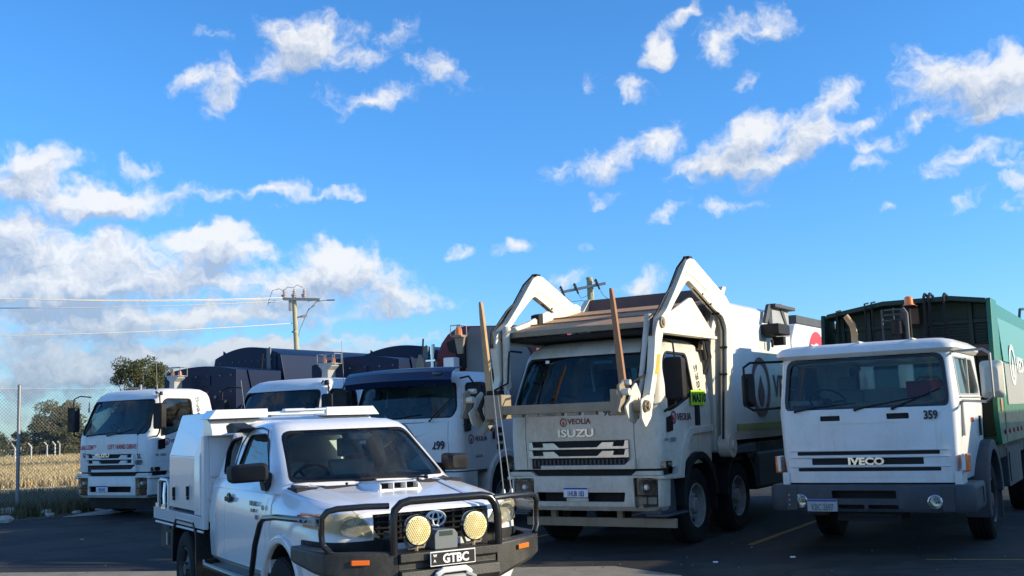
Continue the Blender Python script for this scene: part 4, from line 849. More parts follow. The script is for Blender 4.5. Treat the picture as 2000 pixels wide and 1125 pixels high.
# subframe, extra axles
for y in (2.95, 7.0, 8.3):
    for sx in (-1, 1): wheel(iz, sx * 1.13, y, .52, .27, sx)
    g = G(); g.cyl((-1, y, .52), (1, y, .52), .09, n=10); mk('axle', g, 'black', iz)
for sx in (-1, 1):
    g = G(); arc = [(2.95 + .66 * cos(t), .58 + .66 * sin(t)) for t in [pi * (1.0 - i / 14) for i in range(15)]]; inn = [(2.95 + .6 * cos(t), .58 + .6 * sin(t)) for t in [pi * (i / 14) for i in range(15)]]
    g.prism(arc + inn, 'x', *sorted((sx * .8, sx * 1.2))); mk('mudguard', g, 'black', iz, .008)
    g = G(); g.box(*sorted((sx * .55, sx * 1.18)), 3.75, 5.3, .55, 1.15); mk('fuel_tank', g, 'grey', iz, .06)
    g = G(); g.prism([(2.3, 1.16), (2.3, 1.24), (3.6, 1.30), (3.6, 1.16)], 'x', *sorted((sx * .75, sx * 1.22))); mk('side_tray', g, 'grey', iz, .01)
g = G(); g.box(-1.15, 1.15, 2.3, 9.0, 1.05, 1.3); mk('sub_frame', g, 'black', iz)
# loader arms ------------------------------------------------
armR = [(2.07, 1.30), (2.27, 2.58), (2.34, 3.04), (2.22, 3.20), (1.88, 3.29), (1.24, 3.53), (.94, 3.63), (.82, 3.57), (.44, 3.30), (.10, 3.02), (.0, 2.90), (-.25, 2.37), (-.52, 1.80), (-.66, 1.80), (-.38, 2.38), (-.27, 2.84), (-.18, 2.98), (.12, 3.16), (.46, 3.46), (.78, 3.77), (.92, 3.90), (1.05, 3.95), (1.20, 3.95), (1.30, 3.91), (2.42, 3.50), (2.58, 3.36), (2.60, 3.1), (2.52, 2.58), (2.33, 1.30)]
def armp(x0, x1, dy, root):
    pts = [(y + dy * max(0, min(1, (2.95 - z) / .5)) if y < .05 else y, z) for y, z in armR]
    g = G(); g.prism(fillet(pts, [0, .05, .06, .06, .05, .08, .06, .05, .05, .05, .05, .05, .02, .02, .05, .05, .05, .05, .05, .05, .05, .04, .04, .05, .08, .08, .08, .05, 0], 3), 'x', x0, x1); o = mk('loader_arm', g, 'cream', root, .012)
    xm = (x0 + x1) / 2
    g = G(); g.lathe([(.001, 0), (.17, 0), (.17, x1 - x0 + .08), (.001, x1 - x0 + .08)], 'x', (x0 - .04, 2.20, 1.30), 20); g.cyl((x0 - .05, 2.2, 1.3), (x1 + .07, 2.2, 1.3), .07, n=14); mk('pivot', g, 'dusty', o)
    # reinforcing strap and weld line on both faces, pin bosses
    for xf in (x0, x1):
        dd = .008 if xf == x1 else -.008
        g = G(); g.prism(fillet([(.86, 3.72), (1.06, 3.90), (1.28, 3.86), (1.7, 3.68), (1.66, 3.52), (1.16, 3.68)], .03), 'x', *sorted((xf, xf + dd))); mk('gusset_plate', g, 'cream', o, .003)
        g = G(); g.lathe([(.001, 0), (.075, 0), (.075, abs(dd) * 3), (.04, abs(dd) * 3), (.035, abs(dd) * 5), (.001, abs(dd) * 5)], 'x', (xf - (0 if dd > 0 else abs(dd) * 5), -.06 + dy * .05, 2.98), 16); mk('pin_boss', g, 'steel', o)
    g = G(); g.box(xm - .045, xm + .045, 1.02, 1.14, 3.945, 3.98); mk('apex_pad', g, 'black', o)
    g = G()
    for dx in (-.03, .0): g.tube([(xm + dx, 1.0, 3.95), (xm + dx, .74, 3.79), (xm + dx, .42, 3.47), (xm + dx, .08, 3.18), (xm + dx, -.20, 3.02), (xm + dx, -.30 + dy * .3, 2.8)], .011, 6)
    g.tube([(xm, .42, 3.49), (xm + .01, .16, 3.34), (xm + .02, -.12, 3.12), (xm + .03, -.28, 3.02), (xm + .02, -.34 + dy * .2, 2.8)], .016, 6)
    mk('arm_hose', g, 'black', o)
    g = G(); g.tube([(xm, 1.22, 3.545), (xm, 1.88, 3.29), (xm, 2.2, 3.17), (xm, 2.32, 3.0), (xm, 2.25, 2.55), (xm, 2.05, 1.4)], .016, 6); mk('pressure_pipe', g, 'black', o)
    for yy, zz in ((2.05, 3.24), (1.75, 3.36), (1.45, 3.48), (2.29, 2.75), (2.22, 2.35)): g = G(); g.box(x0 - .004, x1 + .008, yy - .025, yy + .01, zz - .02, zz + .01); mk('hose_clip', g, 'black', o)
    # tilt cylinder beside the lower arm
    xc = x0 - .08 if x0 > 0 else x1 + .08
    g = G(); g.cyl((xc, -.08 + dy * .1, 3.02), (xc, -.33 + dy, 2.28), .055, n=14); g.cyl((xc, -.33 + dy, 2.28), (xc, -.52 + dy, 1.98), .03, n=10); g.sphere((xc, -.06 + dy * .1, 3.05), .07, 10); g.cyl((xc - .03, -.33 + dy, 2.28), (xc + .03, -.33 + dy, 2.28), .07, n=12); mk('tilt_cylinder', g, 'dusty', o)
    g = G(); g.tube([(xc - .05, -.10 + dy * .1, 2.95), (xc - .06, -.30 + dy, 2.4), (xc - .05, -.45 + dy, 2.15), (xc + .05, -.6 + dy, 2.05), (xc + .02, -.75 + dy, 1.92)], .013, 6); g.tube([(xc + .05, -.2 + dy * .5, 2.75), (xc + .07, -.42 + dy, 2.3), (xc + .02, -.7 + dy, 2.2), (xc, -.85 + dy, 2.0)], .015, 6); mk('cylinder_hose', g, 'black', o)
    ky = dy - .16
    g = G(); g.prism(fillet([(-.78 + ky, 1.74), (-.60 + ky, 1.68), (-.46 + ky, 1.80), (-.40 + ky, 2.05), (-.52 + ky, 2.20), (-.66 + ky, 2.12), (-.72 + ky, 1.98), (-.86 + ky, 1.90)], .03), 'x', x0 - .04, x0 - .015); mk('fork_knuckle', g, 'dusty', o, .006)
    g = G(); g.prism(fillet([(-.94 + ky, 1.84), (-.80 + ky, 1.82), (-.66 + ky, 2.02), (-.74 + ky, 2.22), (-.88 + ky, 2.16), (-.84 + ky, 2.0)], .03), 'x', x0 - .12, x0 - .08); mk('fork_lug', g, 'steel', o, .006)
    g = G(); g.cyl((x0 - .14, -.80 + ky, 2.08), (x0 + .02, -.80 + ky, 2.08), .045, n=12); g.cyl((x0 - .13, -.68 + ky, 2.2), (x0 - .02, -.68 + ky, 2.2), .035, n=10); mk('lug_pin', g, 'dusty', o)
    g = G(); g.prism(fillet([(-.72 + ky, 1.74), (-.62 + ky, 1.63), (-.44 + ky, 1.76), (-.36 + ky, 1.98), (-.5 + ky, 2.04), (-.72 + ky, 1.98)], .04), 'x', x1 + .012, x1 + .034); mk('fork_knuckle', g, 'cream', o, .006)
    g = G(); g.cyl((x0 - .09, -.62 + ky, 1.90), (x1 + .07, -.62 + ky, 1.90), .075, n=16); g.cyl((x0 - .10, -.62 + ky, 1.90), (x1 + .10, -.62 + ky, 1.90), .04, n=12)
    for i in range(6):
        a = 2 * pi * i / 6; g.cyl((x1 + .06, -.62 + ky + .055 * cos(a), 1.90 + .055 * sin(a)), (x1 + .085, -.62 + ky + .055 * cos(a), 1.90 + .055 * sin(a)), .011, n=6)
    mk('knuckle_pin', g, 'steel', o)
    return o
oR = armp(1.22, 1.32, 0., iz); oL = armp(-1.26, -1.16, .26, iz)
g = G(); g.prism([(-.36, 2.30), (-.27, 2.30), (-.16, 2.56), (-.25, 2.56)], 'x', 1.321, 1.324); mk('warning_sticker', g, 'yellow', oR)
# fork cross beam and tines
ly = -.70
g = G(); g.box(-.80, .86, ly, ly + .14, 1.855, 1.975); mk('fork_cross_beam', g, 'steel', iz, .01)
g = G()
for x in (-.55, -.30, -.12, .05, .30, .55): g.box(x - .10, x + .07, ly + .01, ly + .09, 1.815, 1.853)
mk('beam_lug', g, 'steel', iz, .004)
for x0, x1 in ((-1.06, -.78), (.84, 1.12)):
    g = G(); g.box(x0, x1, ly - .01, ly + .24, 1.80, 2.13); mk('beam_end_box', g, 'steel', iz, .012)
    g = G(); g.box(x0 + .02, x1 - .08, ly + .02, ly + .2, 2.13, 2.19); mk('rubber_stop', g, 'rubber', iz, .01)
for xa, xb, mm in ((-1.01, -1.16, 'tine'), (1.0, .86, 'rust')):
    g = G(); rs = []
    for t, wd in ((0, .045), (.35, .042), (.85, .030), (.97, .022), (1., .016)):
        x = lerp(xa, xb, t); z = lerp(2.05, 3.43, t); y = ly + .08 + .06 * t; rs.append([(x - wd, y - .03, z), (x + wd, y - .03, z), (x + wd, y + .03, z), (x - wd, y + .03, z)])
    g.loft(rs); mk('fork_tine', g, mm, iz, .006)
g = G(); g.tube([(-1.1, ly + .1, 2.15), (-1.18, ly + .05, 1.95), (-1.12, ly + .12, 1.72), (-1.0, ly + .1, 1.66)], .03, 7); g.tube([(1.12, ly + .1, 2.15), (1.2, ly + .05, 1.95), (1.14, ly + .12, 1.75)], .03, 7); mk('fork_hose', g, 'black', iz)
g = G(); g.prism([(-.62 - .25, 1.6), (-.55 - .25, 1.6), (-.3 - .25, 1.75), (-.35 - .25, 1.85)], 'x', -1.1, -1.0); mk('fork_hook', g, 'steel', iz)
# things behind the windscreen: sun-lit strut and hose seen through the glass
g = G(); g.cyl((-.55, 1.5, 2.62), (-.45, 1.4, 2.15), .025, n=8); mk('grab_handle', g, 'cream', iz)
g = G(); g.box(.05, .35, .42, .46, 2.52, 2.56); mk('sun_visor_sticker', g, 'lgrey', iz)
g = G(); g.box(-.62, -.56, .24, .245, 2.56, 2.60); mk('rego_sticker', g, 'decalwhite', iz)

# ================================================================ 2./3. side-loader trucks with dark blue bodies
def arch_front(hw, zs, zt, z0, n=14, r=.12):
    pts = [(-hw, z0), (hw, z0)]
    for i in range(n + 1):
        x = hw - 2 * hw * i / n; pts.append((x, zs + (zt - zs) * (1 - (x / hw) ** 2)))
    return pts
def blue_body(root, zs=3.60, zt=3.86, L=9.6, hz=3.2, mcol='navy', y0=4.15):
    g = G(); n = 18
    prof = [(-1.18, 1.15), (1.18, 1.15), (1.25, 1.6), (1.25, 3.0), (1.12, zs + .02)] + [(1.02 - 2.04 * i / n, zs + .06 + (zt - zs - .06) * (1 - ((1.02 - 2.04 * i / n) / 1.02) ** 2)) for i in range(n + 1)] + [(-1.12, zs + .02), (-1.25, 3.0), (-1.25, 1.6)]
    ring = [[(x, y0 + (0 if z > 3.3 else .0), z) for x, z in prof], [(x, L, z) for x, z in prof]]
    g.loft(ring); b = mk('collection_body', g, mcol, root, .02)
    g = G(); g.prism(arch_front(1.0, zs + .03, zt - .03, 2.2), 'y', y0 - .025, y0); mk('front_panel', g, mcol, b, .01)
    g = G(); g.box(.72, .84, y0 - .06, y0 - .02, 2.4, zt - .07); mk('panel_strip', g, 'bgrey', b)
    g = G()
    for x in (-.85, .72): g.tube([(x, y0 + .05, zs + .08), (x, y0 + .05, zt + .02 - .1 * abs(x)), (x + .05, y0 + .05, zt - .02 - .1 * abs(x)), (x + .05, y0 + .05, zs + .08)], .022, 6)
    mk('lifting_eye', g, 'black', b)
    g = G(); g.tube([(-.1, y0 - .12, zt - .72), (.85, y0 - .12, zt - .72), (.93, y0 - .12, zt - .78), (.93, y0 - .12, zt - 1.1)], .03, 8); mk('pipe', g, 'steel', b)
    g = G(); g.box(-.72, -.30, y0 - .05, y0 - .02, zt - .78, zt - .72); mk('name_strip', g, 'bgrey', b)
    for y in (5.4, 6.8, 8.2):
        g = G(); g.box(1.25, 1.275, y - .05, y + .05, 1.3, 3.0); mk('body_rib', g, mcol, b, .006)
    g = G()
    for i in range(9):
        for x_, z_ in ((-.98 + i * .24, 2.45),): g.cyl((x_, y0 - .02, z_), (x_, y0 - .04, z_), .018, n=8)
        g.cyl((-.9 + i * .22, y0 - .02, zs - .1), (-.9 + i * .22, y0 - .04, zs - .1), .016, n=8)
    mk('panel_bolts', g, 'bgrey', b, kind='stuff')
    # lower receiving hopper between cab and body
    g = G(); pf = arch_front(1.2, hz, hz + .13, 1.1); g.loft([[(x, 2.55, z) for x, z in pf], [(x, y0 - .06, z) for x, z in pf]]); h = mk('hopper', g, mcol, root, .015)
    g = G(); g.prism([(2.9, 3.2), (3.35, 3.1), (3.9, 2.5), (3.5, 2.3), (3.1, 2.5)], 'x', 1.2, 1.24); mk('lift_guard', g, mcol, h, .01)
    g = G()
    for x in (-.9, -.5, -.1, .3, .7, 1.05):
        for z in (hz - .12, hz - .5): g.cyl((x, 2.55, z), (x, 2.53, z), .022, n=8)
    g.cyl((.55, 2.55, hz - .62), (.55, 2.52, hz - .62), .04, n=8)
    mk('rivets', g, 'bgrey', h)
    g = G(); g.box(.10, .38, 2.53, 2.56, hz - .35, hz - .1); mk('hopper_hatch', g, mcol, h, .01)
    g = G(); g.tube([(.9, 3.5, 1.2), (1.1, 3.4, 2.2), (1.15, 3.5, 3.6)], .02, 6); mk('aerial', g, 'black', root)
    # exhaust/snorkel box with caged beacon
    g = G(); g.prism([(-.52, 2.5), (-.30, 2.5), (-.30, 2.98), (-.20, 3.06), (-.20, 3.13), (-.56, 3.13), (-.56, 3.06), (-.46, 2.98)], 'y', 2.05, 2.30); mk('air_intake', g, 'lgrey', root, .012)  # white intake coloured light grey, shade put into its colour
    g = G()
    for x in (-.62, -.38, -.14):
        for y in (2.08, 2.3): g.tube([(x, y, 3.10), (x, y, 3.32)], .012, 5)
    for z in (3.11, 3.32):
        g.tube([(-.62, 2.08, z), (-.14, 2.08, z), (-.14, 2.3, z), (-.62, 2.3, z), (-.62, 2.08, z)], .009, 5, False)
    mk('beacon_cage', g, 'galv', root)
    for x in (-.50, -.26):
        g = G(); g.cyl((x, 2.19, 3.13), (x, 2.19, 3.20), .045, .04, 12); g.sphere((x, 2.19, 3.20), .038, 10); mk('amber_beacon', g, 'amber', root)
    g = G(); g.box(-1.1, 1.1, 2.1, L, .95, 1.14); mk('sub_frame', g, 'black', root)
    for y in (6.3, 7.6):
        for sx in (-1, 1): wheel(root, sx * 1.13, y, .48, .27, sx)
def aerial(root, x, y, z, h, lean=.0):
    g = G(); g.tube([(x, y, z), (x + lean * .3, y, z + h * .3)], .012, 6); g.tube([(x + lean * .3, y, z + h * .3), (x + lean, y, z + h)], .005, 5); g.cyl((x, y, z), (x, y, z + .1), .02, n=8); return mk('aerial', g, 'lgrey', root)

t1 = thing('refuse_truck', 'white cab truck with left hand drive lettering and dark blue body, leftmost of the row', 'truck', (-8.85, 23.37, 0), 30)
sh1 = fcab(t1, -.11, 'white', True, .48, 1.25, -.5, low=False)
yy = sh1.yfront
text('DUAL CONTROL', -1.10, 1.475, .10, t1, 'decalred', yy(-.70, 1.5) - .008, sx=.70, bold=.02)
text('LEFT HAND DRIVE', -.10, 1.475, .10, t1, 'decalred', yy(0, 1.5) - .004, sx=.78, bold=.02)
ringlogo(-.90, 1.35, .05, t1, yy(-.9, 1.35) - .004, 'front'); text('VEOLIA', -.83, 1.325, .06, t1, 'decaldark', yy(-.7, 1.35) - .004, bold=.02)
text('ISUZU', -.50, 1.305, .075, t1, 'chrome', yy(-.2, 1.35) - .008, sx=1.6, bold=.05, ext=.006, name='badge')
text('SL', .80, 1.265, .10, t1, 'decalblack', yy(.82, 1.3) - .008, sx=1., bold=.02); text('089', .75, 1.13, .105, t1, 'decalblack', yy(.78, 1.2) - .012, sx=.95, bold=.02)
number_plate(t1, -.26, .625, .372, .134, '1HLA542', -.012)
for i, ch in enumerate('SL089'): text(ch, 1.45, 2.46 - i * .115, .10, t1, 'decalblack', 1.118 + .01 * i, 'right', bold=.02, align='CENTER')
ringlogo(.52, 1.60, .075, t1, 1.166, 'right'); text('VEOLIA', .62, 1.565, .085, t1, 'decaldark', 1.166, 'right', bold=.02)
text('FVR', .20, 1.31, .035, t1, 'decalgrey', 1.160, 'right', sx=1.3, bold=.03); text('300', .35, 1.30, .05, t1, 'decalgrey', 1.160, 'right', sx=1.5, bold=.03)
g = G(); g.box(-.95, 1.2, .22, .5, .18, .42); mk('underrun_panel', g, 'black', t1, .01)
blue_body(t1)
g = G(); g.cyl((.72, .62, 2.72), (.72, .62, 2.78), .045, .03, 10); g.cyl((1.06, .45, 2.6), (1.06, .45, 2.68), .04, .03, 10); mk('roof_lamp', g, 'black', t1)
aerial(t1, 1.0, .40, 2.55, .9, -.05); aerial(t1, -1.1, .3, 2.3, .75, .03)

t2 = thing('refuse_truck', 'white cab truck with dark blue body, second from left behind the ute canopy', 'truck', (-4.75, 20.6, 0), 31)
sh2 = fcab(t2, -.13, 'white', True, .48, 1.25, -.5)
blue_body(t2, 3.34, 3.56, 8.6, 3.13)
g = G(); g.cyl((1.02, .5, 2.6), (1.02, .5, 2.68), .05, .035, 10); mk('roof_lamp', g, 'black', t2)
aerial(t2, 1.12, .9, 2.3, 1.15, -.06); aerial(t2, -.55, -.05, 1.85, .9, -.15)
number_plate(t2, -.1, .60, .372, .134, '1GNV308', -.012)

# ================================================================ 4. truck with dark blue sun visor
t3 = thing('refuse_truck', 'white cab truck with dark blue sun visor and red and grey body, third from left', 'truck', (-1.95, 17.9, 0), 31)
sh3 = Shell([(1.0, 1.16, .05, 1.75, .16, .06, .06), (1.5, 1.17, .0, 1.75, .18, .06, .08), (1.86, 1.17, .02, 1.75, .20, .06, .09), (2.40, 1.11, .16, 1.74, .20, .07, .12), (2.52, 1.08, .22, 1.72, .20, .10, .12), (2.60, 1.02, .32, 1.66, .22, .15, .12), (2.63, .9, .45, 1.55, .22, .15, .1)])
ws3 = fillet([(-1.0, 1.86), (1.0, 1.86), (1.06, 2.0), (.98, 2.44), (-.98, 2.44), (-1.06, 2.0)], .07)
sd3 = fillet([(.30, 1.92), (1.05, 1.86), (1.08, 2.42), (.34, 2.42)], [.08, .08, .08, .1])
c3 = mk('cab_body', sh3.solid(), 'white', t3); c3['label'] = 'white painted cab shell'
ct = [sh3.solid(.045), G().prism(ws3, 'y', -.6, .9), G().prism(sd3, 'x', -1.6, 1.6), G().lathe([(.001, -3), (.55, -3), (.55, 3), (.001, 3)], 'x', (0, 1.42, .62), 28),
      G().box(-.98, .92, -.2, .075, 1.79, 1.80), G().box(.92, .93, -.2, .1, 1.0, 1.80), G().prism([(.2, 1.52), (.9, 1.70), (.9, 1.72), (.2, 1.54)], 'y', -.2, .03)]
for sx in (-1, 1):
    for y in (.20, 1.12): ct.append(G().box(*sorted((sx * 1.15, sx * 1.3)), y - .005, y + .005, 1.05, 2.5))
cut(c3, ct); sharp(c3)
mk('windscreen', sh3.pane(ws3, .02), 'glass', t3, smooth=60); mk('windscreen_seal', sh3.ring(ws3, .03), 'black', t3, smooth=50)
for sx in (-1, 1):
    pts = [(sx * (sh3.xside(y, z) - .022), y, z) for y, z in sd3]; n = len(pts); g = G(); g.add(pts + [(p[0] - sx * .006, p[1], p[2]) for p in pts], [tuple(range(n)), tuple(range(n, 2 * n))[::-1]]); mk('door_glass', g, 'glassdark' if sx > 0 else 'glassclear', t3, smooth=0)
    g = G(); arc = [(1.42 + .63 * cos(t), .62 + .68 * sin(t)) for t in [pi * (1.05 - i / 14 * 1.05) for i in range(15)]]; inn = [(1.42 + .53 * cos(t), .62 + .56 * sin(t)) for t in [pi * (i / 14 * 1.05) for i in range(15)]]
    g.prism(arc + inn, 'x', *sorted((sx * .95, sx * 1.215))); mk('wheel_arch_trim', g, 'white', t3, .02)
    wheel(t3, sx * 1.13, 1.42, .5, .27, sx)
    g = G(); g.loft([[(sx * 1.40 + a, .12 + d_, 2.12 + b) for a, b in fillet([(-.16, -.28), (.16, -.28), (.16, .3), (-.16, .3)], .06)] for d_ in (0, .04, .14)]); mk('mirror', g, 'black', t3, .015)
    g = G(); g.tube([(sx * 1.1, .2, 2.5), (sx * 1.3, .15, 2.52), (sx * 1.42, .18, 2.35)], .016, 6); mk('mirror_arm', g, 'black', t3); g = G(); g.tube([(sx * 1.15, .2, 1.74), (sx * 1.36, .1, 1.74), (sx * 1.42, .18, 1.86)], .02, 6); mk('mirror_arm', g, 'black', t3)
    g = G(); g.prism(fillet([(.16, 1.62), (.30, 1.64), (.30, 1.84), (.16, 1.84)], .03), 'x', *sorted((sx * 1.17, sx * 1.23))); mk('kerb_mirror', g, 'black', t3, .01)
    g = G(); g.box(*sorted((sx * 1.165, sx * 1.19)), 1.02, 1.08, 1.48, 1.66); mk('door_handle', g, 'black', t3)
    g = G(); g.box(*sorted((sx * 1.10, sx * 1.155)), .25, .85, .95, 1.1); mk('step', g, 'grey', t3, .01)
for k, z in enumerate((1.68, 1.54, 1.40)):
    g = G(); g.prism(fillet([(1.16, z), (1.34, z - .01), (1.34, z - .1), (1.16, z - .1)], .03), 'x', 1.168, 1.180); mk('cab_vent', g, 'black', t3)
g = G(); g.prism([(0, 0)] and [(-1.03, 2.40), (-.97, 2.66), (1.03, 2.72), (1.10, 2.46), (.55, 2.40), (0, 2.385), (-.6, 2.385)], 'y', -.22, -.19)
g2 = G(); prof = [(-.19, 2.40), (-.24, 2.50), (-.20, 2.62), (-.10, 2.69), (.10, 2.71), (.10, 2.69), (-.09, 2.67), (-.185, 2.61), (-.22, 2.50), (-.175, 2.40)]
rings = []
for i in range(13):
    x = -1.10 + 2.22 * i / 12; q = (x / 1.1) ** 2; rings.append([(x, y + .13 * q, z - .02 * q + (.0 if abs(x) < 1.05 else 0)) for y, z in prof])
g2.loft(rings); v = mk('sun_visor', g2, 'visor', t3, .008)
g = G(); g.sphere((.86, -.13, 2.58), .05, 12, sx=2.2, sy=.4, sz=.9); mk('visor_lamp', g, 'lens', v)
g = G()
for x in (-.6, 0.05, .62): g.tube([(x, -.21 + .13 * (x / 1.1) ** 2, 2.44), (x, .25, 2.40)], .01, 5)
mk('visor_stay', g, 'black', v)
g = G(); g.prism([(.30, 1.2), (.16, 1.82), (.42, 1.90), (.52, 1.2)], 'x', -1.08, 1.08); mk('dashboard', g, 'interior', t3, .02)
add_seat(t3, -.55, 1.25, 1.5, .6); add_seat(t3, .6, 1.25, 1.5, .6); add_steer(t3, -.5, .55, 1.95, .2, 40)
wiper(t3, (.62, -.02, 1.82), (.72, .06, 1.95), (.98, .16, 2.2)); wiper(t3, (-.5, -.02, 1.84), (-.1, .03, 1.88), (.4, .05, 1.93))
ringlogo(.36, 1.50, .075, t3, 1.172, 'right'); text('VEOLIA', .47, 1.465, .08, t3, 'decaldark', 1.173, 'right', sx=1., bold=.02)
text('299', .62, 1.36, .13, t3, 'decalblack', sh3.yfront(.7, 1.4) - .006, sx=.9, bold=.05)
text('ACCO', .50, 1.20, .04, t3, 'decalgrey', 1.172, 'right', sx=1.2)
bp3 = Shell([(.45, 1.12, .0, .5, .12, .03, .06), (.55, 1.2, -.04, .5, .14, .03, .06), (.98, 1.2, -.04, .5, .14, .03, .06)]); mk('bumper', bp3.solid(), 'white', t3)
g = G(); g.box(-.45, -.36, .3, 9.0, .72, .98); g.box(.36, .45, .3, 9.0, .72, .98); g.box(-1.1, 1.1, 2.0, 9.0, .95, 1.14); mk('chassis_rail', g, 'black', t3)
# red and grey body
pf = [(-1.22, 1.15), (1.22, 1.15), (1.22, 3.30)] + [(1.22 - .3 * (1 - cos(t)), 3.30 + .22 * sin(t)) for t in (pi / 6, pi / 3, pi / 2)] + [(-.35, 3.60)] + [(-.35 - .67 * sin(t), 2.88 + .72 * cos(t)) for t in (pi / 10, pi / 5, pi * .3, pi * .4, pi / 2)] + [(-1.05, 2.6)]
g = G(); g.loft([[(x, 2.55, z) for x, z in pf], [(x, 8.5, z) for x, z in pf]]); b3 = mk('collection_body', g, 'red', t3, .01); b3['label'] = 'dark red body with rounded shoulder'
g = G(); g.prism([(-.33, 2.60), (-.33, 1.9), (1.16, 1.9), (1.10, 3.0), (.98, 3.2), (.72, 3.44), (.5, 3.53), (-.20, 3.56), (-.30, 3.4)], 'y', 2.51, 2.55); mk('grey_front_panel', g, 'bgrey', b3, .008)
g = G(); g.prism([(-.72, 3.30), (-.30, 3.42), (-.30, 2.8), (-.48, 2.8), (-.50, 3.08), (-.66, 3.12)], 'y', 2.46, 2.52); mk('recess', g, 'dark', b3)
g = G(); g.prism(fillet([(-.62, 2.5), (-.38, 2.5), (-.38, 3.0), (-.62, 3.0)], .03), 'y', 2.2, 2.4); mk('air_intake', g, 'white', t3, .015)
g = G(); g.box(-.36, -.14, 2.12, 2.3, 3.36, 3.40); g.prism([(-.28, 3.05), (-.18, 3.05), (-.12, 3.36), (-.34, 3.36)], 'y', 2.18, 2.24); mk('beacon_bracket', g, 'steel', t3, .006)
g = G(); g.cyl((-.25, 2.2, 3.40), (-.25, 2.2, 3.50), .075, .065, 14); g.sphere((-.25, 2.2, 3.5), .062, 10); mk('amber_beacon', g, 'amber', t3)
g = G()
for x in (-.36, -.14):
    for y in (2.1, 2.3): g.tube([(x, y, 3.38), (x, y, 3.58)], .01, 5)
g.tube([(-.36, 2.1, 3.58), (-.14, 2.1, 3.58), (-.14, 2.3, 3.58), (-.36, 2.3, 3.58), (-.36, 2.1, 3.58)], .01, 5, False); mk('beacon_cage', g, 'lgrey', t3)
g = G(); g.tube([(-.93, 2.3, 2.5), (-.93, 2.3, 3.28)], .045, 10); g.box(-1.04, -.82, 2.22, 2.38, 2.95, 2.98); mk('exhaust_stack', g, 'chrome', t3)
g = G(); g.prism(fillet([(-1.25, 2.5), (-1.08, 2.5), (-1.10, 2.95), (-1.22, 3.12), (-1.30, 2.9)], .04), 'y', 2.25, 2.32); mk('bracket_plate', g, 'steel', t3, .01)
for y in (6.0, 7.3):
    for sx in (-1, 1): wheel(t3, sx * 1.13, y, .5, .27, sx)

# ================================================================ 5. green-bodied truck
iv = thing('refuse_truck', 'white square cab truck with green rear loader body, rightmost of the row', 'truck', (4.31, 13.34, 0), 31)
shv = Shell([(.86, 1.02, .0, 2.15, .07, .05, .02), (1.2, 1.06, .0, 2.15, .07, .05, .03), (1.75, 1.085, .0, 2.15, .10, .06, .03), (1.80, 1.08, .01, 2.15, .10, .06, .03), (2.42, 1.04, .11, 2.13, .10, .06, .04), (2.43, 1.04, .11, 2.13, .10, .06, .04)])
wsv = fillet([(-.99, 1.77), (.99, 1.77), (1.0, 1.9), (.96, 2.42), (-.96, 2.42), (-1.0, 1.9)], [.09, .09, .05, .12, .12, .05])
sdv = fillet([(.34, 1.90), (1.92, 1.90), (1.98, 1.98), (1.72, 2.37), (.30, 2.37)], [.03, .06, .1, .05, .03])
cv = mk('cab_body', shv.solid(), 'white', iv); cv['label'] = 'white square cab shell'
ct = [shv.solid(.04), G().prism(wsv, 'y', -.6, .9), G().prism(sdv, 'x', -1.6, 1.6), G().prism(fillet([(-.66, 2.04), (.70, 2.04), (.70, 2.36), (-.66, 2.36)], .05), 'y', 2.0, 2.4), G().lathe([(.001, -3), (.62, -3), (.62, 3), (.001, 3)], 'x', (0, 1.95, .52), 28),
      G().box(-1.0, .99, -.2, .012, 1.578, 1.588), G().box(-1.0, -.99, -.2, .012, .93, 1.588), G().box(.98, .99, -.2, .012, .93, 1.588), G().box(-1.0, 1.0, -.2, .012, .92, .932), G().box(.955, .965, -.2, .012, 1.588, 1.76), G().box(-.975, -.965, -.2, .012, 1.588, 1.76)]
for x0, x1, z0, z1 in ((-.87, .85, 1.195, 1.25), (-.69, .66, 1.08, 1.17), (-.87, .85, 1.0, 1.055), (-.55, -.30, 1.625, 1.69), (.265, .53, 1.63, 1.70)):
    ct.append(G().prism(fillet([(x0, z0), (x1, z0), (x1, z1), (x0, z1)], .012, 2), 'y', -.1, .035))
for sx in (-1, 1):
    for y in (.22, 2.06): ct.append(G().box(*sorted((sx * 1.02, sx * 1.3)), y - .006, y + .006, 1.0, 2.40))
cut(cv, ct); sharp(cv)
for z0, z1 in ((1.20, 1.255), (1.08, 1.175), (1.0, 1.055)):
    g = G(); g.box(-.88, .86, .03, .038, z0, z1); mk('grille_slot', g, 'dark', iv)
for x0 in (-.56, .26): g = G(); g.box(x0, x0 + .27, .03, .038, 1.62, 1.71); mk('vent_slot', g, 'dark', iv)
for z in (1.262, 1.178, 1.062):
    g = G(); g.prism([(-.01, z), (-.012, z - .008), (.002, z - .016)], 'x', -.96, .96); mk('pressed_rib', g, 'white', iv)
text('IVECO', -.235, 1.082, .085, iv, 'chrome', -.012, sx=1.28, bold=.06, ext=.008, name='badge')
text('359', .70, 1.62, .10, iv, 'decalblack', -.004, sx=.78, bold=.05)
mk('windscreen', shv.pane(wsv, .02), 'glass', iv, smooth=60); mk('windscreen_seal', shv.ring(wsv, .045), 'gloss', iv, smooth=50)
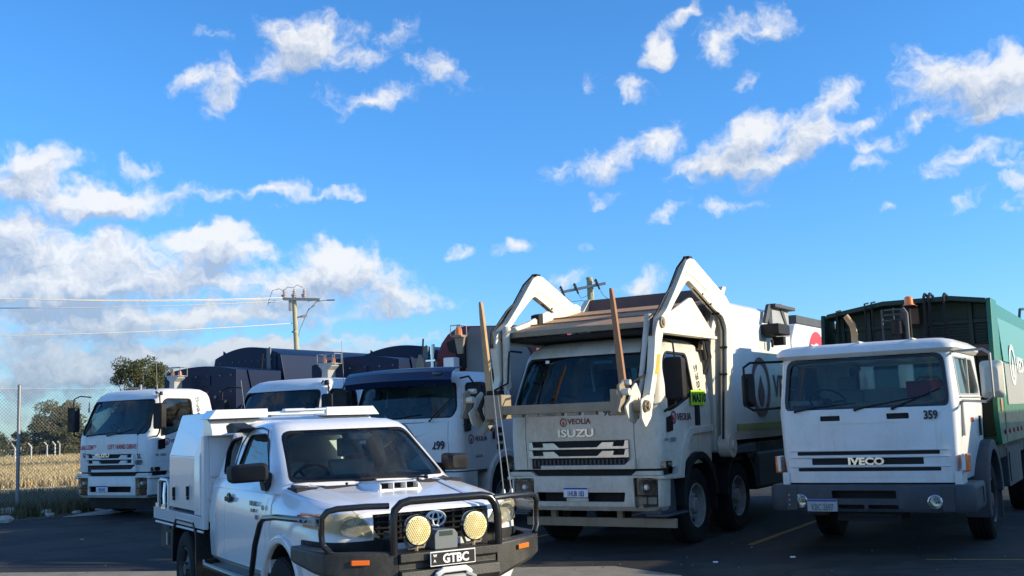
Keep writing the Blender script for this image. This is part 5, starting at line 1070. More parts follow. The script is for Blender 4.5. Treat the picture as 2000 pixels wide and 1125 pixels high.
# roof cap
rc = Shell([(2.43, 1.07, .06, 2.10, .14, .10, .04), (2.47, 1.11, .02, 2.12, .16, .12, .04), (2.52, 1.11, .04, 2.10, .16, .15, .04), (2.57, 1.06, .09, 1.7, .18, .2, .04), (2.60, .94, .18, 1.3, .18, .2, .03)])
r_ = mk('cab_roof', rc.solid(), 'white', iv)
g = G()
for x in (-.62, -.02, .62): g.box(x - .015, x + .015, .06, 1.2, 2.594, 2.612)
mk('roof_rib', g, 'white', r_, .006)
for sx in (-1, 1):
    pts = [(sx * (shv.xside(y, z) - .02), y, z) for y, z in sdv]; n = len(pts); g = G(); g.add(pts + [(p[0] - sx * .006, p[1], p[2]) for p in pts], [tuple(range(n)), tuple(range(n, 2 * n))[::-1]]); mk('door_glass', g, 'glassclear', iv, smooth=0)
    g = G(); g.box(*sorted((sx * 1.045, sx * 1.075)), 1.14, 1.19, 1.90, 2.37); mk('window_divider', g, 'lgrey', iv, .005)
    g = G(); rs = []
    for k_, dd in ((1.03, -.02), (1.03, .006), (.95, .006), (.95, -.02)):
        cy, cz = 1.12, 2.13; rs.append([(sx * (shv.xside(y, z) + dd), cy + (y - cy) * k_, cz + (z - cz) * k_) for y, z in sdv])
    g.loft(rs + [rs[0]], False); mk('window_seal', g, 'lgrey', iv, smooth=50)
    g = G(); g.box(*sorted((sx * 1.09, sx * 1.13)), -.01, .16, 1.0, 1.2); mk('indicator_mount', g, 'white', iv, .01)
    g = G(); g.prism(fillet([(.0, .985), (.22, .985), (.24, 1.19), (.0, 1.20)], .02), 'x', *sorted((sx * 1.09, sx * 1.16))); mk('indicator', g, 'orange', iv, .01)
    g = G(); g.prism([(.01, .8), (.01, .99), (.30, .99), (.38, .82)], 'x', *sorted((sx * .99, sx * 1.08))); mk('corner_panel', g, 'white', iv, .01)
    # mudguard
    ang = [pi * (1.08 - i / 16 * 1.05) for i in range(17)]
    g = G(); arc = [(1.97 + .74 * cos(t), .52 + .78 * sin(t)) for t in ang]; inn = [(1.97 + .60 * cos(t), .52 + .64 * sin(t)) for t in ang[::-1]]; g.prism(arc + inn, 'x', *sorted((sx * .85, sx * 1.2))); mk('mudguard', g, 'grey', iv, .02)
    g = G(); g.box(*sorted((sx * .95, sx * 1.17)), 2.62, 2.66, .22, .75); mk('mud_flap', g, 'grey', iv)
    wheel(iv, sx * 1.14, 1.97, .5, .28, sx, rim='blkrim')
    mw = .145 if sx > 0 else .10
    # wide mirrors on loop arms
    g = G(); g.tube([(sx * 1.05, .25, 2.42), (sx * 1.42, .02, 2.42), (sx * 1.50, -.02, 2.36), (sx * 1.50, -.02, 1.86), (sx * 1.42, .02, 1.80), (sx * 1.1, .35, 1.82)], .017, 7); mk('mirror_arm', g, 'galv' if sx > 0 else 'black', iv)
    g = G(); g.loft([[(sx * (1.49 + a), .02 + d_, 2.06 + b) for a, b in fillet([(-mw + s_ * .8, -.24 + s_), (mw - s_ * .8, -.24 + s_), (mw - s_ * .8, .24 - s_), (-mw + s_ * .8, .24 - s_)], .05)] for d_, s_ in ((0, .09), (.06, .02), (.11, .02))]); mk('mirror', g, 'cream' if sx > 0 else 'black', iv, .01)
    g = G(); g.prism([(.30, 1.86), (2.02, 1.86), (2.02, 1.875), (.30, 1.875)], 'x', *sorted((sx * 1.08, sx * 1.1))); g.box(*sorted((sx * 1.075, sx * 1.11)), .30, .37, 1.40, 1.82); mk('door_trim', g, 'lgrey', iv, .004)
    g = G(); g.box(*sorted((sx * 1.08, sx * 1.10)), 1.72, 1.80, 1.36, 1.62); mk('door_handle', g, 'black', iv)
text('VEOLIA', 1.0, 1.55, .06, iv, 'decalred', 1.085, 'right', sx=.9, name='lettering')
# bumper
bv = Shell([(.52, 1.20, -.13, 1.1, .10, .03, .02), (.56, 1.22, -.15, 1.1, .10, .03, .02), (.80, 1.22, -.15, 1.1, .10, .03, .02), (.84, 1.20, -.13, 1.1, .10, .03, .02)])
b = mk('bumper', bv.solid(), 'grey', iv)
ct = [bv.solid(.05), G().box(-2, 2, .75, 2, 0, 2), G().prism(fillet([(-.43, .68), (.34, .68), (.34, .775), (-.43, .775)], .02), 'y', -.4, .2), G().prism(fillet([(-.36, .555), (-.04, .555), (-.04, .605), (-.36, .605)], .02), 'y', -.4, .2), G().prism(fillet([(.0, .555), (.36, .555), (.36, .605), (.0, .605)], .02), 'y', -.4, .2),
      G().box(-.905, -.898, -.3, -.13, .5, .9), G().box(.895, .902, -.3, -.13, .5, .9)]
for sx in (-1, 1): ct += [G().lathe([(.001, -.2), (.085, -.2), (.085, .2), (.001, .2)], 'y', (sx * .80 - .02, 0, .64), 24), G().prism(fillet([(.1, .58), (.62, .58), (.62, .78), (.1, .78)], .03), 'x', *sorted((sx * 1.205, sx * 1.4)))]
cut(b, ct); sharp(b)
g = G(); g.box(-.45, .38, -.02, .0, .54, .79); mk('bumper_grille', g, 'dark', iv)
for sx in (-1, 1):
    x = sx * .80 - .02
    g = G(); g.lathe([(.088, -.005), (.078, -.012), (.076, .03)], 'y', (x, -.145, .64), 28); h = mk('headlight', g, 'chrome', iv)
    g = G(); g.lathe([(.076, .03), (.05, .06), (.001, .065)], 'y', (x, -.145, .64), 28); mk('reflector', g, 'chrome', h)
    g = G(); g.lathe([(.076, .0), (.05, -.014), (.001, -.02)], 'y', (x, -.142, .64), 28); mk('lens', g, 'lens', h)
    g = G(); g.cyl((x + .01, -.14, .64), (x + .01, -.10, .64), .02, n=10); mk('bulb', g, 'lgrey', h)
g = G()
for z in (.72, .66, .60): g.sphere((-.96, -.152, z), .02, 8, sy=.4)
for z in (.76, .60): g.sphere((.95, -.152, z), .016, 8, sy=.4)
mk('bumper_bolt', g, 'lgrey', iv)
for x_ in (.86, -1.0): g = G(); g.box(x_, x_ + .14, -.158, -.13, .53, .83); mk('bumper_joint_plate', g, 'grey', iv, .01)
number_plate(iv, -.55, .595, .372, .15, 'KBC 2697', -.165, 'oldplate', 'decalgrey', 'plateblue')
g = G(); g.box(-.40, .36, -.05, .5, .40, .52); g.box(-.34, .30, -.08, .0, .46, .49); g.box(-1.0, 1.0, .06, 1.2, .84, .93); mk('front_underbody', g, 'dark', iv)
# interior
g = G(); g.prism([(.22, 1.2), (.12, 1.74), (.40, 1.84), (.55, 1.74), (.55, 1.2)], 'x', -1.0, 1.0); mk('dashboard', g, 'interior', iv, .02)
add_seat(iv, -.62, 1.6, 1.42, .6); add_seat(iv, .62, 1.6, 1.30, .5); add_steer(iv, -.58, .55, 1.88, .23, 40)
g = G(); g.box(.18, .62, 1.78, 1.98, 1.9, 2.12); g.tube([(.3, 1.88, 2.12), (.35, 1.88, 2.17), (.5, 1.88, 2.17), (.55, 1.88, 2.12)], .012, 6); mk('red_case', g, 'redbox', iv, .01)
for x in (-.52, .04): g = G(); g.cyl((x, 2.6, 1.6), (x, 2.6, 2.45), .105, n=20); g.sphere((x, 2.6, 2.45), .105, 14, sz=.4); mk('white_tank', g, 'tank', iv)
wiper(iv, (-.1, -.02, 1.755), (.1, .02, 1.80), (.72, .06, 1.90)); wiper(iv, (-.85, -.02, 1.755), (-.6, .02, 1.80), (-.1, .05, 1.84)); wiper(iv, (.35, -.02, 1.755), (.5, .02, 1.82), (.9, .08, 1.98))
g = G(); g.box(-.66, .70, 2.115, 2.12, 2.04, 2.36); mk('rear_window_glass', g, 'glassclear', iv)
# body: recessed front between side walls, its shade painted in as darker green
y0 = 2.65
g = G(); pf = [(-1.16, 1.2), (1.24, 1.2), (1.25, 2.2), (1.19, 3.26), (.70, 3.33), (-.25, 3.33), (-1.06, 3.20), (-1.18, 2.3)]
rr = [[(x, y0 + .55, z) for x, z in pf], [(x, 9.6, z - .02) for x, z in pf]]; g.loft(rr); gb = mk('rear_loader_body', g, 'green', iv, .02); gb['label'] = 'green compactor body'
g = G(); g.prism([(y0, 1.2), (y0 - .15, 1.6), (y0 + .1, 3.2), (y0 + .13, 3.27), (y0 + .7, 3.27), (y0 + .7, 1.2)], 'x', 1.17, 1.235); w_ = mk('side_wall', g, 'green', iv, .01)
g = G(); g.prism([(y0, 1.2), (y0 - .15, 1.6), (y0 + .1, 3.1), (y0 + .13, 3.2), (y0 + .7, 3.2), (y0 + .7, 1.2)], 'x', -1.18, -1.12); mk('side_wall', g, 'dgreen', iv, .01)
g = G(); g.prism([(1.17, 3.20), (1.17, 3.27), (.70, 3.34), (-.25, 3.34), (-1.08, 3.21), (-1.12, 3.14), (-.25, 3.27), (.7, 3.27)], 'y', y0 + .1, y0 + .7); mk('top_edge', g, 'dgreen', iv, .008)
g = G()
for x in (-.95, -.55, -.1, .25, .9): g.box(x - .03, x + .03, y0 + .46, y0 + .56, 1.3, 3.26 if x > -.9 else 3.18)
for z in (1.9, 2.5, 2.98): g.box(-1.1, 1.16, y0 + .48, y0 + .56, z - .03, z + .03)
mk('front_frame', g, 'dgreen', iv, .006)
g = G(); g.prism([(-1.12, 1.3), (1.16, 1.3), (1.16, 3.2), (.7, 3.28), (-.25, 3.28), (-1.04, 3.15)], 'y', y0 + .535, y0 + .549); mk('front_panel', g, 'dgreen', iv)
for i in range(10):
    z = 2.55 + i * .045; g = G(); g.box(.30, 1.10, y0 + .5, y0 + .54, z, z + .02); mk('louvre', g, 'dgreen', iv)
g = G()
for x, z in ((.35, 3.38), (.42, 3.38), (.62, 3.36)): g.tube([(x, y0 + .05, 2.3), (x, y0 + .05, z - .03), (x + .0, y0 + .15, z + .02), (x, y0 + .4, z)], .022, 6)
for x, z in ((-.92, 3.24), (-.5, 3.32), (-.4, 3.33), (.1, 3.36)): g.tube([(x, y0 + .06, 2.3), (x, y0 + .06, z), (x, y0 + .3, z + .03)], .014, 6)
g.tube([(.0, y0, 2.9), (.2, y0 - .05, 2.62), (.45, y0 - .05, 2.6), (.6, y0, 2.75)], .012, 6)
mk('hydraulic_pipes', g, 'black', iv)
g = G(); g.box(-.05, .22, y0 + .3, y0 + .45, 2.98, 3.22); mk('control_box', g, 'hopper', iv, .01)
g = G(); g.box(.95, 1.15, y0 + .2, y0 + .3, 2.45, 2.62); mk('control_box', g, 'hopper', iv, .01)
# exhaust pipe, snorkel stack, ladder frame, beacon
g = G(); g.tube([(-.50, 1.95, 2.3), (-.50, 1.95, 2.85), (-.52, 1.95, 2.97), (-.60, 1.92, 3.10)], [.048, .048, .046, .042], 14, False); g.tube([(-.60, 1.92, 3.095), (-.50, 1.95, 2.9)], [.036, .036], 12); mk('exhaust_pipe', g, 'tine', iv)
g = G(); g.tube([(.07, 2.1, 2.4), (.07, 2.1, 2.78), (.07, 2.1, 2.80), (.07, 2.1, 2.98)], [.06, .06, .085, .085], 18); mk('intake_stack', g, 'black', iv)
g = G(); g.tube([(-.13, 2.1, 2.5), (-.13, 2.1, 3.16)], .018, 6); g.tube([(.20, 2.1, 2.7), (.20, 2.1, 3.08), (.15, 2.1, 3.16)], .03, 8)
for z in (3.0, 3.08, 3.15): g.tube([(-.1, 2.1, z), (.17, 2.1, z)], .014, 6)
g.tube([(.03, 2.1, 3.0), (.03, 2.1, 3.17)], .012, 6)
mk('stack_guard', g, 'grey', iv)
g = G(); g.tube([(.22, 2.25, 2.5), (.22, 2.25, 3.20)], .02, 6); g.box(.12, .32, 2.15, 2.35, 3.185, 3.20); mk('beacon_post', g, 'black', iv)
g = G(); g.cyl((.22, 2.25, 3.20), (.22, 2.25, 3.31), .065, .058, 18); g.sphere((.22, 2.25, 3.31), .056, 12, sz=.5); bc = mk('amber_beacon', g, 'amber', iv); g = G(); g.cyl((.22, 2.25, 3.195), (.22, 2.25, 3.215), .085, n=18); mk('beacon_base', g, 'amber', bc)
# side artwork on the body
xs = 1.256
g = G(); g.prism(fillet([(3.55, 1.75), (9.2, 1.75), (9.2, 2.35), (3.45, 2.35)], .03), 'x', xs - .01, xs + .002); mk('signage_panel', g, 'greypanel', iv, label='grey signage panel')
g = G(); rings = [[(1.24 + .011, 3.42, 2.38), (1.24 + .011, 9.3, 2.38), (1.205, 9.3, 3.02), (1.205, 3.40, 3.02)], [(1.24 + .016, 3.42, 2.38), (1.24 + .016, 9.3, 2.38), (1.225, 9.3, 3.02), (1.225, 3.40, 3.02)]]; g.loft(rings); mk('signage_panel', g, 'teal', iv, label='pale teal signage panel')
ringlogo(4.45, 2.35, .30, iv, 1.262, 'right', 'decalwhite', 'decalwhite', 1.25); text('VEOLIA', 4.95, 2.25, .24, iv, 'decalwhite', 1.264, 'right', sx=1.4, bold=.04)
for i in range(8):
    g = G(); g.box(1.25, 1.258, 3.0 + i * .5, 3.22 + i * .5, 1.335, 1.40); mk('reflector_strip', g, 'decalred', iv)
g = G(); g.box(1.236, 1.25, 2.78, 2.92, 1.66, 1.84); mk('side_reflector', g, 'orange', iv, .005)
g = G(); g.prism(fillet([(3.7, .55), (5.4, .55), (5.4, 1.12), (3.7, 1.12)], .03), 'x', .8, 1.16); g.prism(fillet([(3.85, .62), (4.4, .62), (4.4, 1.05), (3.85, 1.05)], .03), 'x', 1.16, 1.175); mk('battery_box', g, 'grey', iv, .01)
g = G(); g.box(-.45, -.36, .3, 9.0, .72, .98); g.box(.36, .45, .3, 9.0, .72, .98); g.box(-1.1, 1.15, 2.3, 9.4, 1.0, 1.2); g.cyl((-1, 1.97, .5), (1, 1.97, .5), .09, n=10); g.box(-.5, .5, .6, 2.2, .5, 1.1); mk('chassis', g, 'black', iv)
for y in (6.4, 7.7):
    for sx in (-1, 1): wheel(iv, sx * 1.14, y, .5, .28, sx, rim='blkrim')
g = G(); g.tube([(1.0, 8.6, 3.25), (1.0, 9.0, 3.55), (1.0, 9.6, 3.6)], .03, 7); g.box(.9, 1.3, 9.65, 10.6, 1.3, 3.3); mk('tail_gate', g, 'dgreen', iv, .03)
# a further truck of the row, out of frame on the right; its shadow falls on the yard
ivx = thing('refuse_truck', 'white cab truck with grey body parked out of frame right of the green truck', 'truck', (10.75, 10.1, 0), 31)
for dx in (0,):
    g = G(); g.loft(rc.solid().v and [[(x, y, z) for x, y in plan(1.1, .05, 2.1, .1, .05, .05)] for z in (.6, 2.4)] + [[(x, y, z) for x, y in plan(1.02, .2, 2.0, .15, .1, .05)] for z in (2.98,)]); mk('cab_body', g, 'white', ivx)
    g = G(); g.box(-1.24, 1.24, 2.4, 9.6, 1.1, 3.35); mk('refuse_body', g, 'bgrey', ivx, .04)
    g = G(); g.box(-1.15, 1.15, 2.1, 9.4, .6, 1.1); mk('chassis', g, 'black', ivx)
    g = G(); g.box(-.95, .95, -.0, .06, 1.75, 2.35); mk('windscreen', g, 'gloss', ivx, .02)
    for y in (1.4, 6.4, 7.7):
        for sx in (-1, 1): wheel(ivx, sx * 1.14, y, .5, .28, sx)

# ================================================================ 6. white utility in the foreground
ut = thing('utility_truck', 'white utility with black bull bar, two round yellow spotlights and a white canopy', 'utility', (-.52, 8.06, 0), -31.2)
UW = 'utewhite'
# front clip: bonnet and guards, lofted along y
def ring_at(y, hw, zh, zb=.52, zs=1.14, crown=.02):
    half = [(hw * .92, zb), (hw * .99, zb + .10), (hw * 1.0, .80), (hw * .995, .98), (hw * .975, zs - .05), (hw * .945, zs), (hw * .90, lerp(zs, zh, .62)), (hw * .84, zh - .012), (hw * .72, zh + .004), (hw * .5, zh - .002), (hw * .25, zh + crown * .6)]
    pts = half + [(0, zh + crown)] + [(-x, z) for x, z in half[::-1]]
    return [(x, y, z) for x, z in pts]
secs = [(.30, .60, 1.10, .98), (.325, .70, 1.14, 1.00), (.38, .775, 1.165, 1.04), (.50, .835, 1.19, 1.08), (.75, .868, 1.225, 1.12), (1.0, .878, 1.255, 1.15), (1.25, .88, 1.285, 1.175), (1.45, .875, 1.31, 1.20), (1.62, .87, 1.32, 1.22)]
g = G(); g.loft([ring_at(y, hw, zh, zs=zs) for y, hw, zh, zs in secs]); fc = mk('front_body', g, UW, ut)
fc['label'] = 'white bonnet and front guards'
ct = []
for sx in (-1, 1):
    ct.append(G().lathe([(.001, -.5), (.445, -.5), (.445, .5), (.001, .5)], 'x', (sx * .9, 1.23, .43), 36))
    a, b = (.655, .80) if sx > 0 else (.655, .80)
    ct.append(G().prism([(sx * .60, .33), (sx * .608, .33), (sx * .70, .60), (sx * .755, 1.0), (sx * .782, 1.7), (sx * .774, 1.7), (sx * .747, 1.0), (sx * .692, .60)], 'z', 1.12, 1.6))
ct.append(G().box(-.49, .49, .2, .40, .90, 1.125))
cut(fc, ct); sharp(fc, 28)
g = G(); g.prism([(.90, .9), (.90, 1.55), (1.5, 1.55), (1.5, .9)], 'x', -.0, .001)
# bonnet raised panel creases
for sx in (-1, 1):
    g = G(); rs = []
    for y, x, z in ((.42, .46, 1.178), (.8, .50, 1.233), (1.2, .55, 1.283), (1.45, .58, 1.312)): rs.append([(sx * (x - .035), y, z + .001), (sx * x, y, z + .014), (sx * (x + .05), y, z - .004)])
    g.loft(rs, False, False); mk('bonnet_crease', g, UW, ut, smooth=60)
# scoop
g = G(); rs = []
for y, z, hw, h in ((.87, 1.262, .175, .052), (.90, 1.262, .185, .062), (1.0, 1.265, .20, .060), (1.2, 1.280, .21, .040), (1.42, 1.305, .19, .008)):
    rs.append([(-hw - .03, y, z - .02), (-hw, y, z + h * .7), (-hw + .03, y, z + h), (0, y, z + h + .006), (hw - .03, y, z + h), (hw, y, z + h * .7), (hw + .03, y, z - .02)])
g.loft(rs); sc = mk('bonnet_scoop', g, UW, ut, .006)
cut(sc, [G().box(x - .052, x + .052, .7, .98, 1.268, 1.318) for x in (-.112, 0, .112)]); sharp(sc)
g = G(); g.box(-.17, .17, .97, .975, 1.27, 1.33); mk('scoop_mesh', g, 'dark', sc)
# cab lower: doors and rear quarter
def ring2(y, hw, z1, zb=.53):
    half = [(hw * .90, zb), (hw * .985, zb + .08), (hw * 1.0, .78), (hw * 1.0, 1.0), (hw * .985, 1.15), (hw * .955, z1 - .03), (hw * .92, z1 + .02)]
    return [(x, y, z) for x, z in half + [(-x, z) for x, z in half[::-1]]]
g = G(); g.loft([ring2(1.55, .872, 1.27), ring2(1.8, .875, 1.28), ring2(2.4, .878, 1.30), ring2(3.0, .875, 1.315), ring2(3.36, .865, 1.32), ring2(3.42, .84, 1.31)]); lo = mk('door_panels', g, UW, ut)
ct = [G().loft([[(x * .93, y, z + (.05 if z < .8 else -.0)) for x, y, z in ring2(yy_, .872, 1.36)] for yy_ in (1.45, 3.36)])]
for sx in (-1, 1):
    for y in (1.66, 2.84): ct.append(G().box(*sorted((sx * .84, sx * 1.0)), y - .004, y + .004, .60, 1.4))
    ct.append(G().box(*sorted((sx * .80, sx * 1.0)), 1.66, 2.84, .596, .604))
cut(lo, ct); sharp(lo, 28); lo['label'] = 'white doors and rear quarters'
# greenhouse
gh = Shell([(1.25, .845, 1.22, 3.45, .30, .14, .18), (1.32, .80, 1.32, 3.43, .28, .14, .17), (1.55, .735, 1.65, 3.40, .24, .14, .13), (1.765, .66, 1.955, 3.34, .20, .14, .10), (1.81, .63, 2.03, 3.30, .2, .16, .09), (1.845, .56, 2.14, 3.2, .2, .2, .08), (1.862, .42, 2.3, 3.05, .2, .2, .05)])
top = mk('cab_roof', gh.solid(), UW, ut); top['label'] = 'white cab roof and pillars'
wsu = fillet([(-.715, 1.335), (.715, 1.335), (.60, 1.765), (-.60, 1.765)], [.05, .05, .08, .08])
dw = fillet([(1.80, 1.335), (2.80, 1.36), (2.70, 1.735), (2.22, 1.75), (2.06, 1.68)], [.03, .05, .09, .06, .08])
qw = fillet([(2.90, 1.365), (3.16, 1.375), (3.28, 1.60), (3.22, 1.70), (2.90, 1.73)], [.03, .04, .05, .05, .04])
cut(top, [gh.solid(.035), G().prism(wsu, 'y', .8, 2.4), G().prism(dw, 'x', -1.5, 1.5), G().prism(qw, 'x', -1.5, 1.5), G().prism(fillet([(-.55, 1.38), (.55, 1.38), (.50, 1.70), (-.50, 1.70)], .05), 'y', 3.2, 3.6)]); sharp(top, 28)
mk('windscreen', gh.pane(wsu, .012, 18, .02), 'glassute', ut, smooth=60); mk('windscreen_seal', gh.ring(wsu, .028, -.002, .02), 'black', ut, smooth=50)
for sx in (-1, 1):
    for nm, poly, k1 in (('door_glass', dw, .96), ('quarter_glass', qw, .9)):
        pts = [(sx * (gh.xside(y, z) - .018), y, z) for y, z in poly]; n = len(pts); g = G(); g.add(pts + [(p[0] - sx * .005, p[1], p[2]) for p in pts], [tuple(range(n)), tuple(range(n, 2 * n))[::-1]]); mk(nm, g, 'glassclear' if nm == 'door_glass' else 'glassdark', ut, smooth=0)
        cy = sum(p[0] for p in poly) / n; cz = sum(p[1] for p in poly) / n; g = G(); rs = []
        for k_, dd in ((1.0, -.02), (1.0, .004), (k1, .004), (k1, -.02)): rs.append([(sx * (gh.xside(y, z) + dd), cy + (y - cy) * k_, cz + (z - cz) * k_) for y, z in poly])
        g.loft(rs + [rs[0]], False); mk('window_seal', g, 'black', ut, smooth=50)
    # door edge shut line on the frame, handle, mirror
    g = G(); g.tube([(sx * .79, 1.76, 1.33), (sx * .725, 2.02, 1.62), (sx * .672, 2.16, 1.775), (sx * .648, 2.40, 1.80), (sx * .650, 2.72, 1.79), (sx * .70, 2.84, 1.66), (sx * .80, 2.86, 1.36)], .006, 5); mk('door_frame_line', g, 'black', ut)
    g = G(); g.prism(fillet([(2.58, 1.145), (2.74, 1.145), (2.74, 1.19), (2.58, 1.19)], .015), 'x', *sorted((sx * .87, sx * .905))); g.cyl((sx * .865, 2.69, 1.175), (sx * .885, 2.69, 1.175), .045, n=16); mk('door_handle', g, 'gloss', ut, .006)
    g = G(); rs = []
    for y, s_ in ((1.66, .72), (1.70, .95), (1.78, 1.), (1.84, .96)):
        rs.append([(sx * (.985 + a * s_), y + .06 * (a / .14), 1.425 + b * s_) for a, b in fillet([(-.145, -.075), (.14, -.085), (.15, .07), (-.145, .085)], .045)])
    g.loft(rs); mk('side_mirror', g, 'black', ut, .004)
    g = G(); g.prism(fillet([(1.68, 1.27), (1.80, 1.27), (1.90, 1.42), (1.76, 1.42)], .02), 'x', *sorted((sx * .78, sx * .86))); mk('mirror_mount', g, 'black', ut, .01)
    # weather shield / gutter at the rear of the roof
    g = G(); g.prism(fillet([(2.72, 1.76), (2.55, 1.80), (2.90, 1.855), (3.05, 1.83), (3.0, 1.76)], .02), 'x', *sorted((sx * .66, sx * .80))); mk('rear_window_shield', g, 'black' if sx < 0 else UW, ut, .012)
    # guard flare and inner arch
    ang = [pi * (1.10 - i / 20 * 1.2) for i in range(21)]
    g = G(); g.prism([(1.23 + .505 * cos(t), .43 + .515 * sin(t)) for t in ang] + [(1.23 + .435 * cos(t), .43 + .445 * sin(t)) for t in ang[::-1]], 'x', *sorted((sx * .835, sx * .905))); mk('guard_flare', g, UW, ut, .02)
    g = G(); g.prism([(1.23 + .445 * cos(t), .43 + .455 * sin(t)) for t in ang] + [(1.23 + .43 * cos(t), .43 + .44 * sin(t)) for t in ang[::-1]], 'x', *sorted((sx * .5, sx * .86))); mk('arch_liner', g, 'dark', ut)
    wheel(ut, sx * .885, 1.23, .385, .255, sx, 'blkrim', truck=False, bolts=6)
    wheel(ut, sx * .885, 4.24, .385, .255, sx, 'blkrim', truck=False, bolts=6)
    g = G(); g.tube([(sx * .60, 1.78, .56), (sx * .93, 1.80, .545), (sx * .96, 1.9, .53), (sx * .96, 3.15, .53), (sx * .93, 3.3, .545), (sx * .6, 3.35, .56)], .032, 10); g.box(*sorted((sx * .76, sx * .94)), 1.95, 3.05, .53, .56); mk('side_step', g, 'gloss', ut)
# body text on the door
g = G(); g.cyl((-.875, 1.70, 1.135), (-.885, 1.70, 1.135), .022, n=14); mk('side_repeater', g, 'lgrey', ut)
for s_, y, z, h in (('HILUX', 2.05, 1.14, .04), ('D-4D', 2.02, 1.085, .03), ('SR', 1.90, 1.03, .035)): text(s_, y, z, h, ut, 'decalgrey', -.882, 'left', sx=1.2, bold=.04)
# headlights that wrap round the corner
HLP = []
def ycorner(x):
    a = abs(x)
    for (x0, y0_), (x1, y1_) in zip(((0, .296), (.60, .296), (.70, .322), (.775, .378), (.835, .50), (.868, .75)), ((.60, .296), (.70, .322), (.775, .378), (.835, .50), (.868, .75), (.95, 1.2))):
        if a <= x1: return y0_ + (y1_ - y0_) * (a - x0) / max(1e-6, x1 - x0)
    return 1.2
pk = []
for sx in (-1, 1):
    rs = []
    for x in (.50, .56, .62, .68, .74, .78, .81, .835, .853):
        zb = lerp(.966, 1.04, max(0, (x - .5) / .36) ** 2); zt = 1.138 if x > .585 else lerp(.99, 1.138, (x - .49) / .10)
        nx, ny = (0, 1) if x < .6 else (Vector((-.5, .86)) if x < .8 else Vector((-.85, .5)))
        y = ycorner(x + .004); rs.append([(sx * (x - nx * .05), y - ny * .05, zb), (sx * (x + nx * .055), y + ny * .055, zb), (sx * (x + nx * .055), y + ny * .055, zt), (sx * (x - nx * .05), y - ny * .05, zt)])
    pk.append(G().loft(rs))
cut(fc, pk); sharp(fc, 28)
for sx in (-1, 1):
    polyT = [(.47, 1.135), (.56, 1.15), (.70, 1.155), (.82, 1.15), (.872, 1.145)]; polyB = [(.40, .955), (.55, .955), (.70, .96), (.80, .985), (.845, 1.04)]
    polyT = [(.62, 1.15), (.70, 1.16), (.78, 1.16), (.84, 1.155), (.872, 1.15)]
    def patch(x0b, x1b, x0t, x1t, z0, z1, off, nx=10, nz=5, z1r=None, z0r=None):
        vs = []
        for j in range(nz + 1):
            t = j / nz
            for i in range(nx + 1):
                u = i / nx; xb = lerp(x0b, x1b, u); xt = lerp(x0t, x1t, u); x = lerp(xb, xt, t); zb = lerp(z0, z0r if z0r is not None else z0, u ** 2); z = lerp(zb, z1, t)
                vs.append((sx * (x + .004), ycorner(x) + off, z))
        n_ = nx + 1; return vs, [(j * n_ + i, j * n_ + i + 1, (j + 1) * n_ + i + 1, (j + 1) * n_ + i) for j in range(nz) for i in range(nx)]
    g = G(); g.add(*patch(.44, .87, .60, .875, .955, 1.145, -.012, z0r=1.04)); hl = mk('headlight', g, 'hazelens', ut, smooth=60)
    g = G(); g.add(*patch(.44, .865, .60, .87, .96, 1.14, .045, z0r=1.035)); mk('headlight_shell', g, 'foglens', hl, smooth=60)
    for rx, rz, rr_ in ((.665, 1.05, .078), (.565, 1.045, .045)):
        g = G(); g.lathe([(rr_, -.012), (rr_ * .98, .0), (rr_ * .75, .022), (rr_ * .35, .034), (.001, .036)], 'y', (sx * rx, ycorner(rx) + .012, rz), 24); mk('reflector', g, 'chrome', hl)
        g = G(); g.cyl((sx * rx, ycorner(rx) + .045, rz), (sx * rx, ycorner(rx) + .01, rz), .013, n=10); mk('bulb', g, 'lgrey', hl)
    g = G(); g.add(*patch(.835, .868, .835, .868, 1.05, 1.13, -.014, 3)); g.box(*sorted((sx * .872, sx * .90)), .62, .80, 1.07, 1.13); mk('corner_indicator', g, 'decalred', hl)
    # bumper corner under the lamp
    g = G(); rs = []
    for x in (.40, .5, .6, .7, .78, .84, .87): rs.append([(sx * x, ycorner(x) - .02, z) for z in (.80, .94)] + [(sx * x, ycorner(x) + .05, z) for z in (.94, .80)])
    g.loft(rs); mk('bumper_corner', g, UW if False else 'black', ut, .01)
# grille, emblem
g = G(); g.box(-.49, .49, .36, .38, .88, 1.13); mk('grille_backing', g, 'dark', ut)
for k in range(5):
    z = .93 + k * .042; g = G(); g.box(-.47, .47, .30, .345, z, z + .014); mk('grille_slat', g, 'gloss', ut, .003)
g = G()
for i in range(11):
    x = -.45 + i * .09; g.box(x, x + .02, .315, .34, .92, 1.12)
mk('grille_mesh', g, 'gloss', ut)
def ell(cx, cz, rx, rz, th, y): return [(cx + rx * cos(2 * pi * k / 32), y, cz + rz * sin(2 * pi * k / 32)) for k in range(33)]
g = G(); cx, cz, y = .015, 1.06, .275
g.tube(ell(cx, cz, .082, .056, 0, y), .0085, 6, False); g.tube(ell(cx, cz, .026, .053, 0, y - .002), .0075, 6, False); g.tube(ell(cx, cz + .023, .058, .028, 0, y - .002), .0075, 6, False); mk('emblem', g, 'decalwhite', ut)
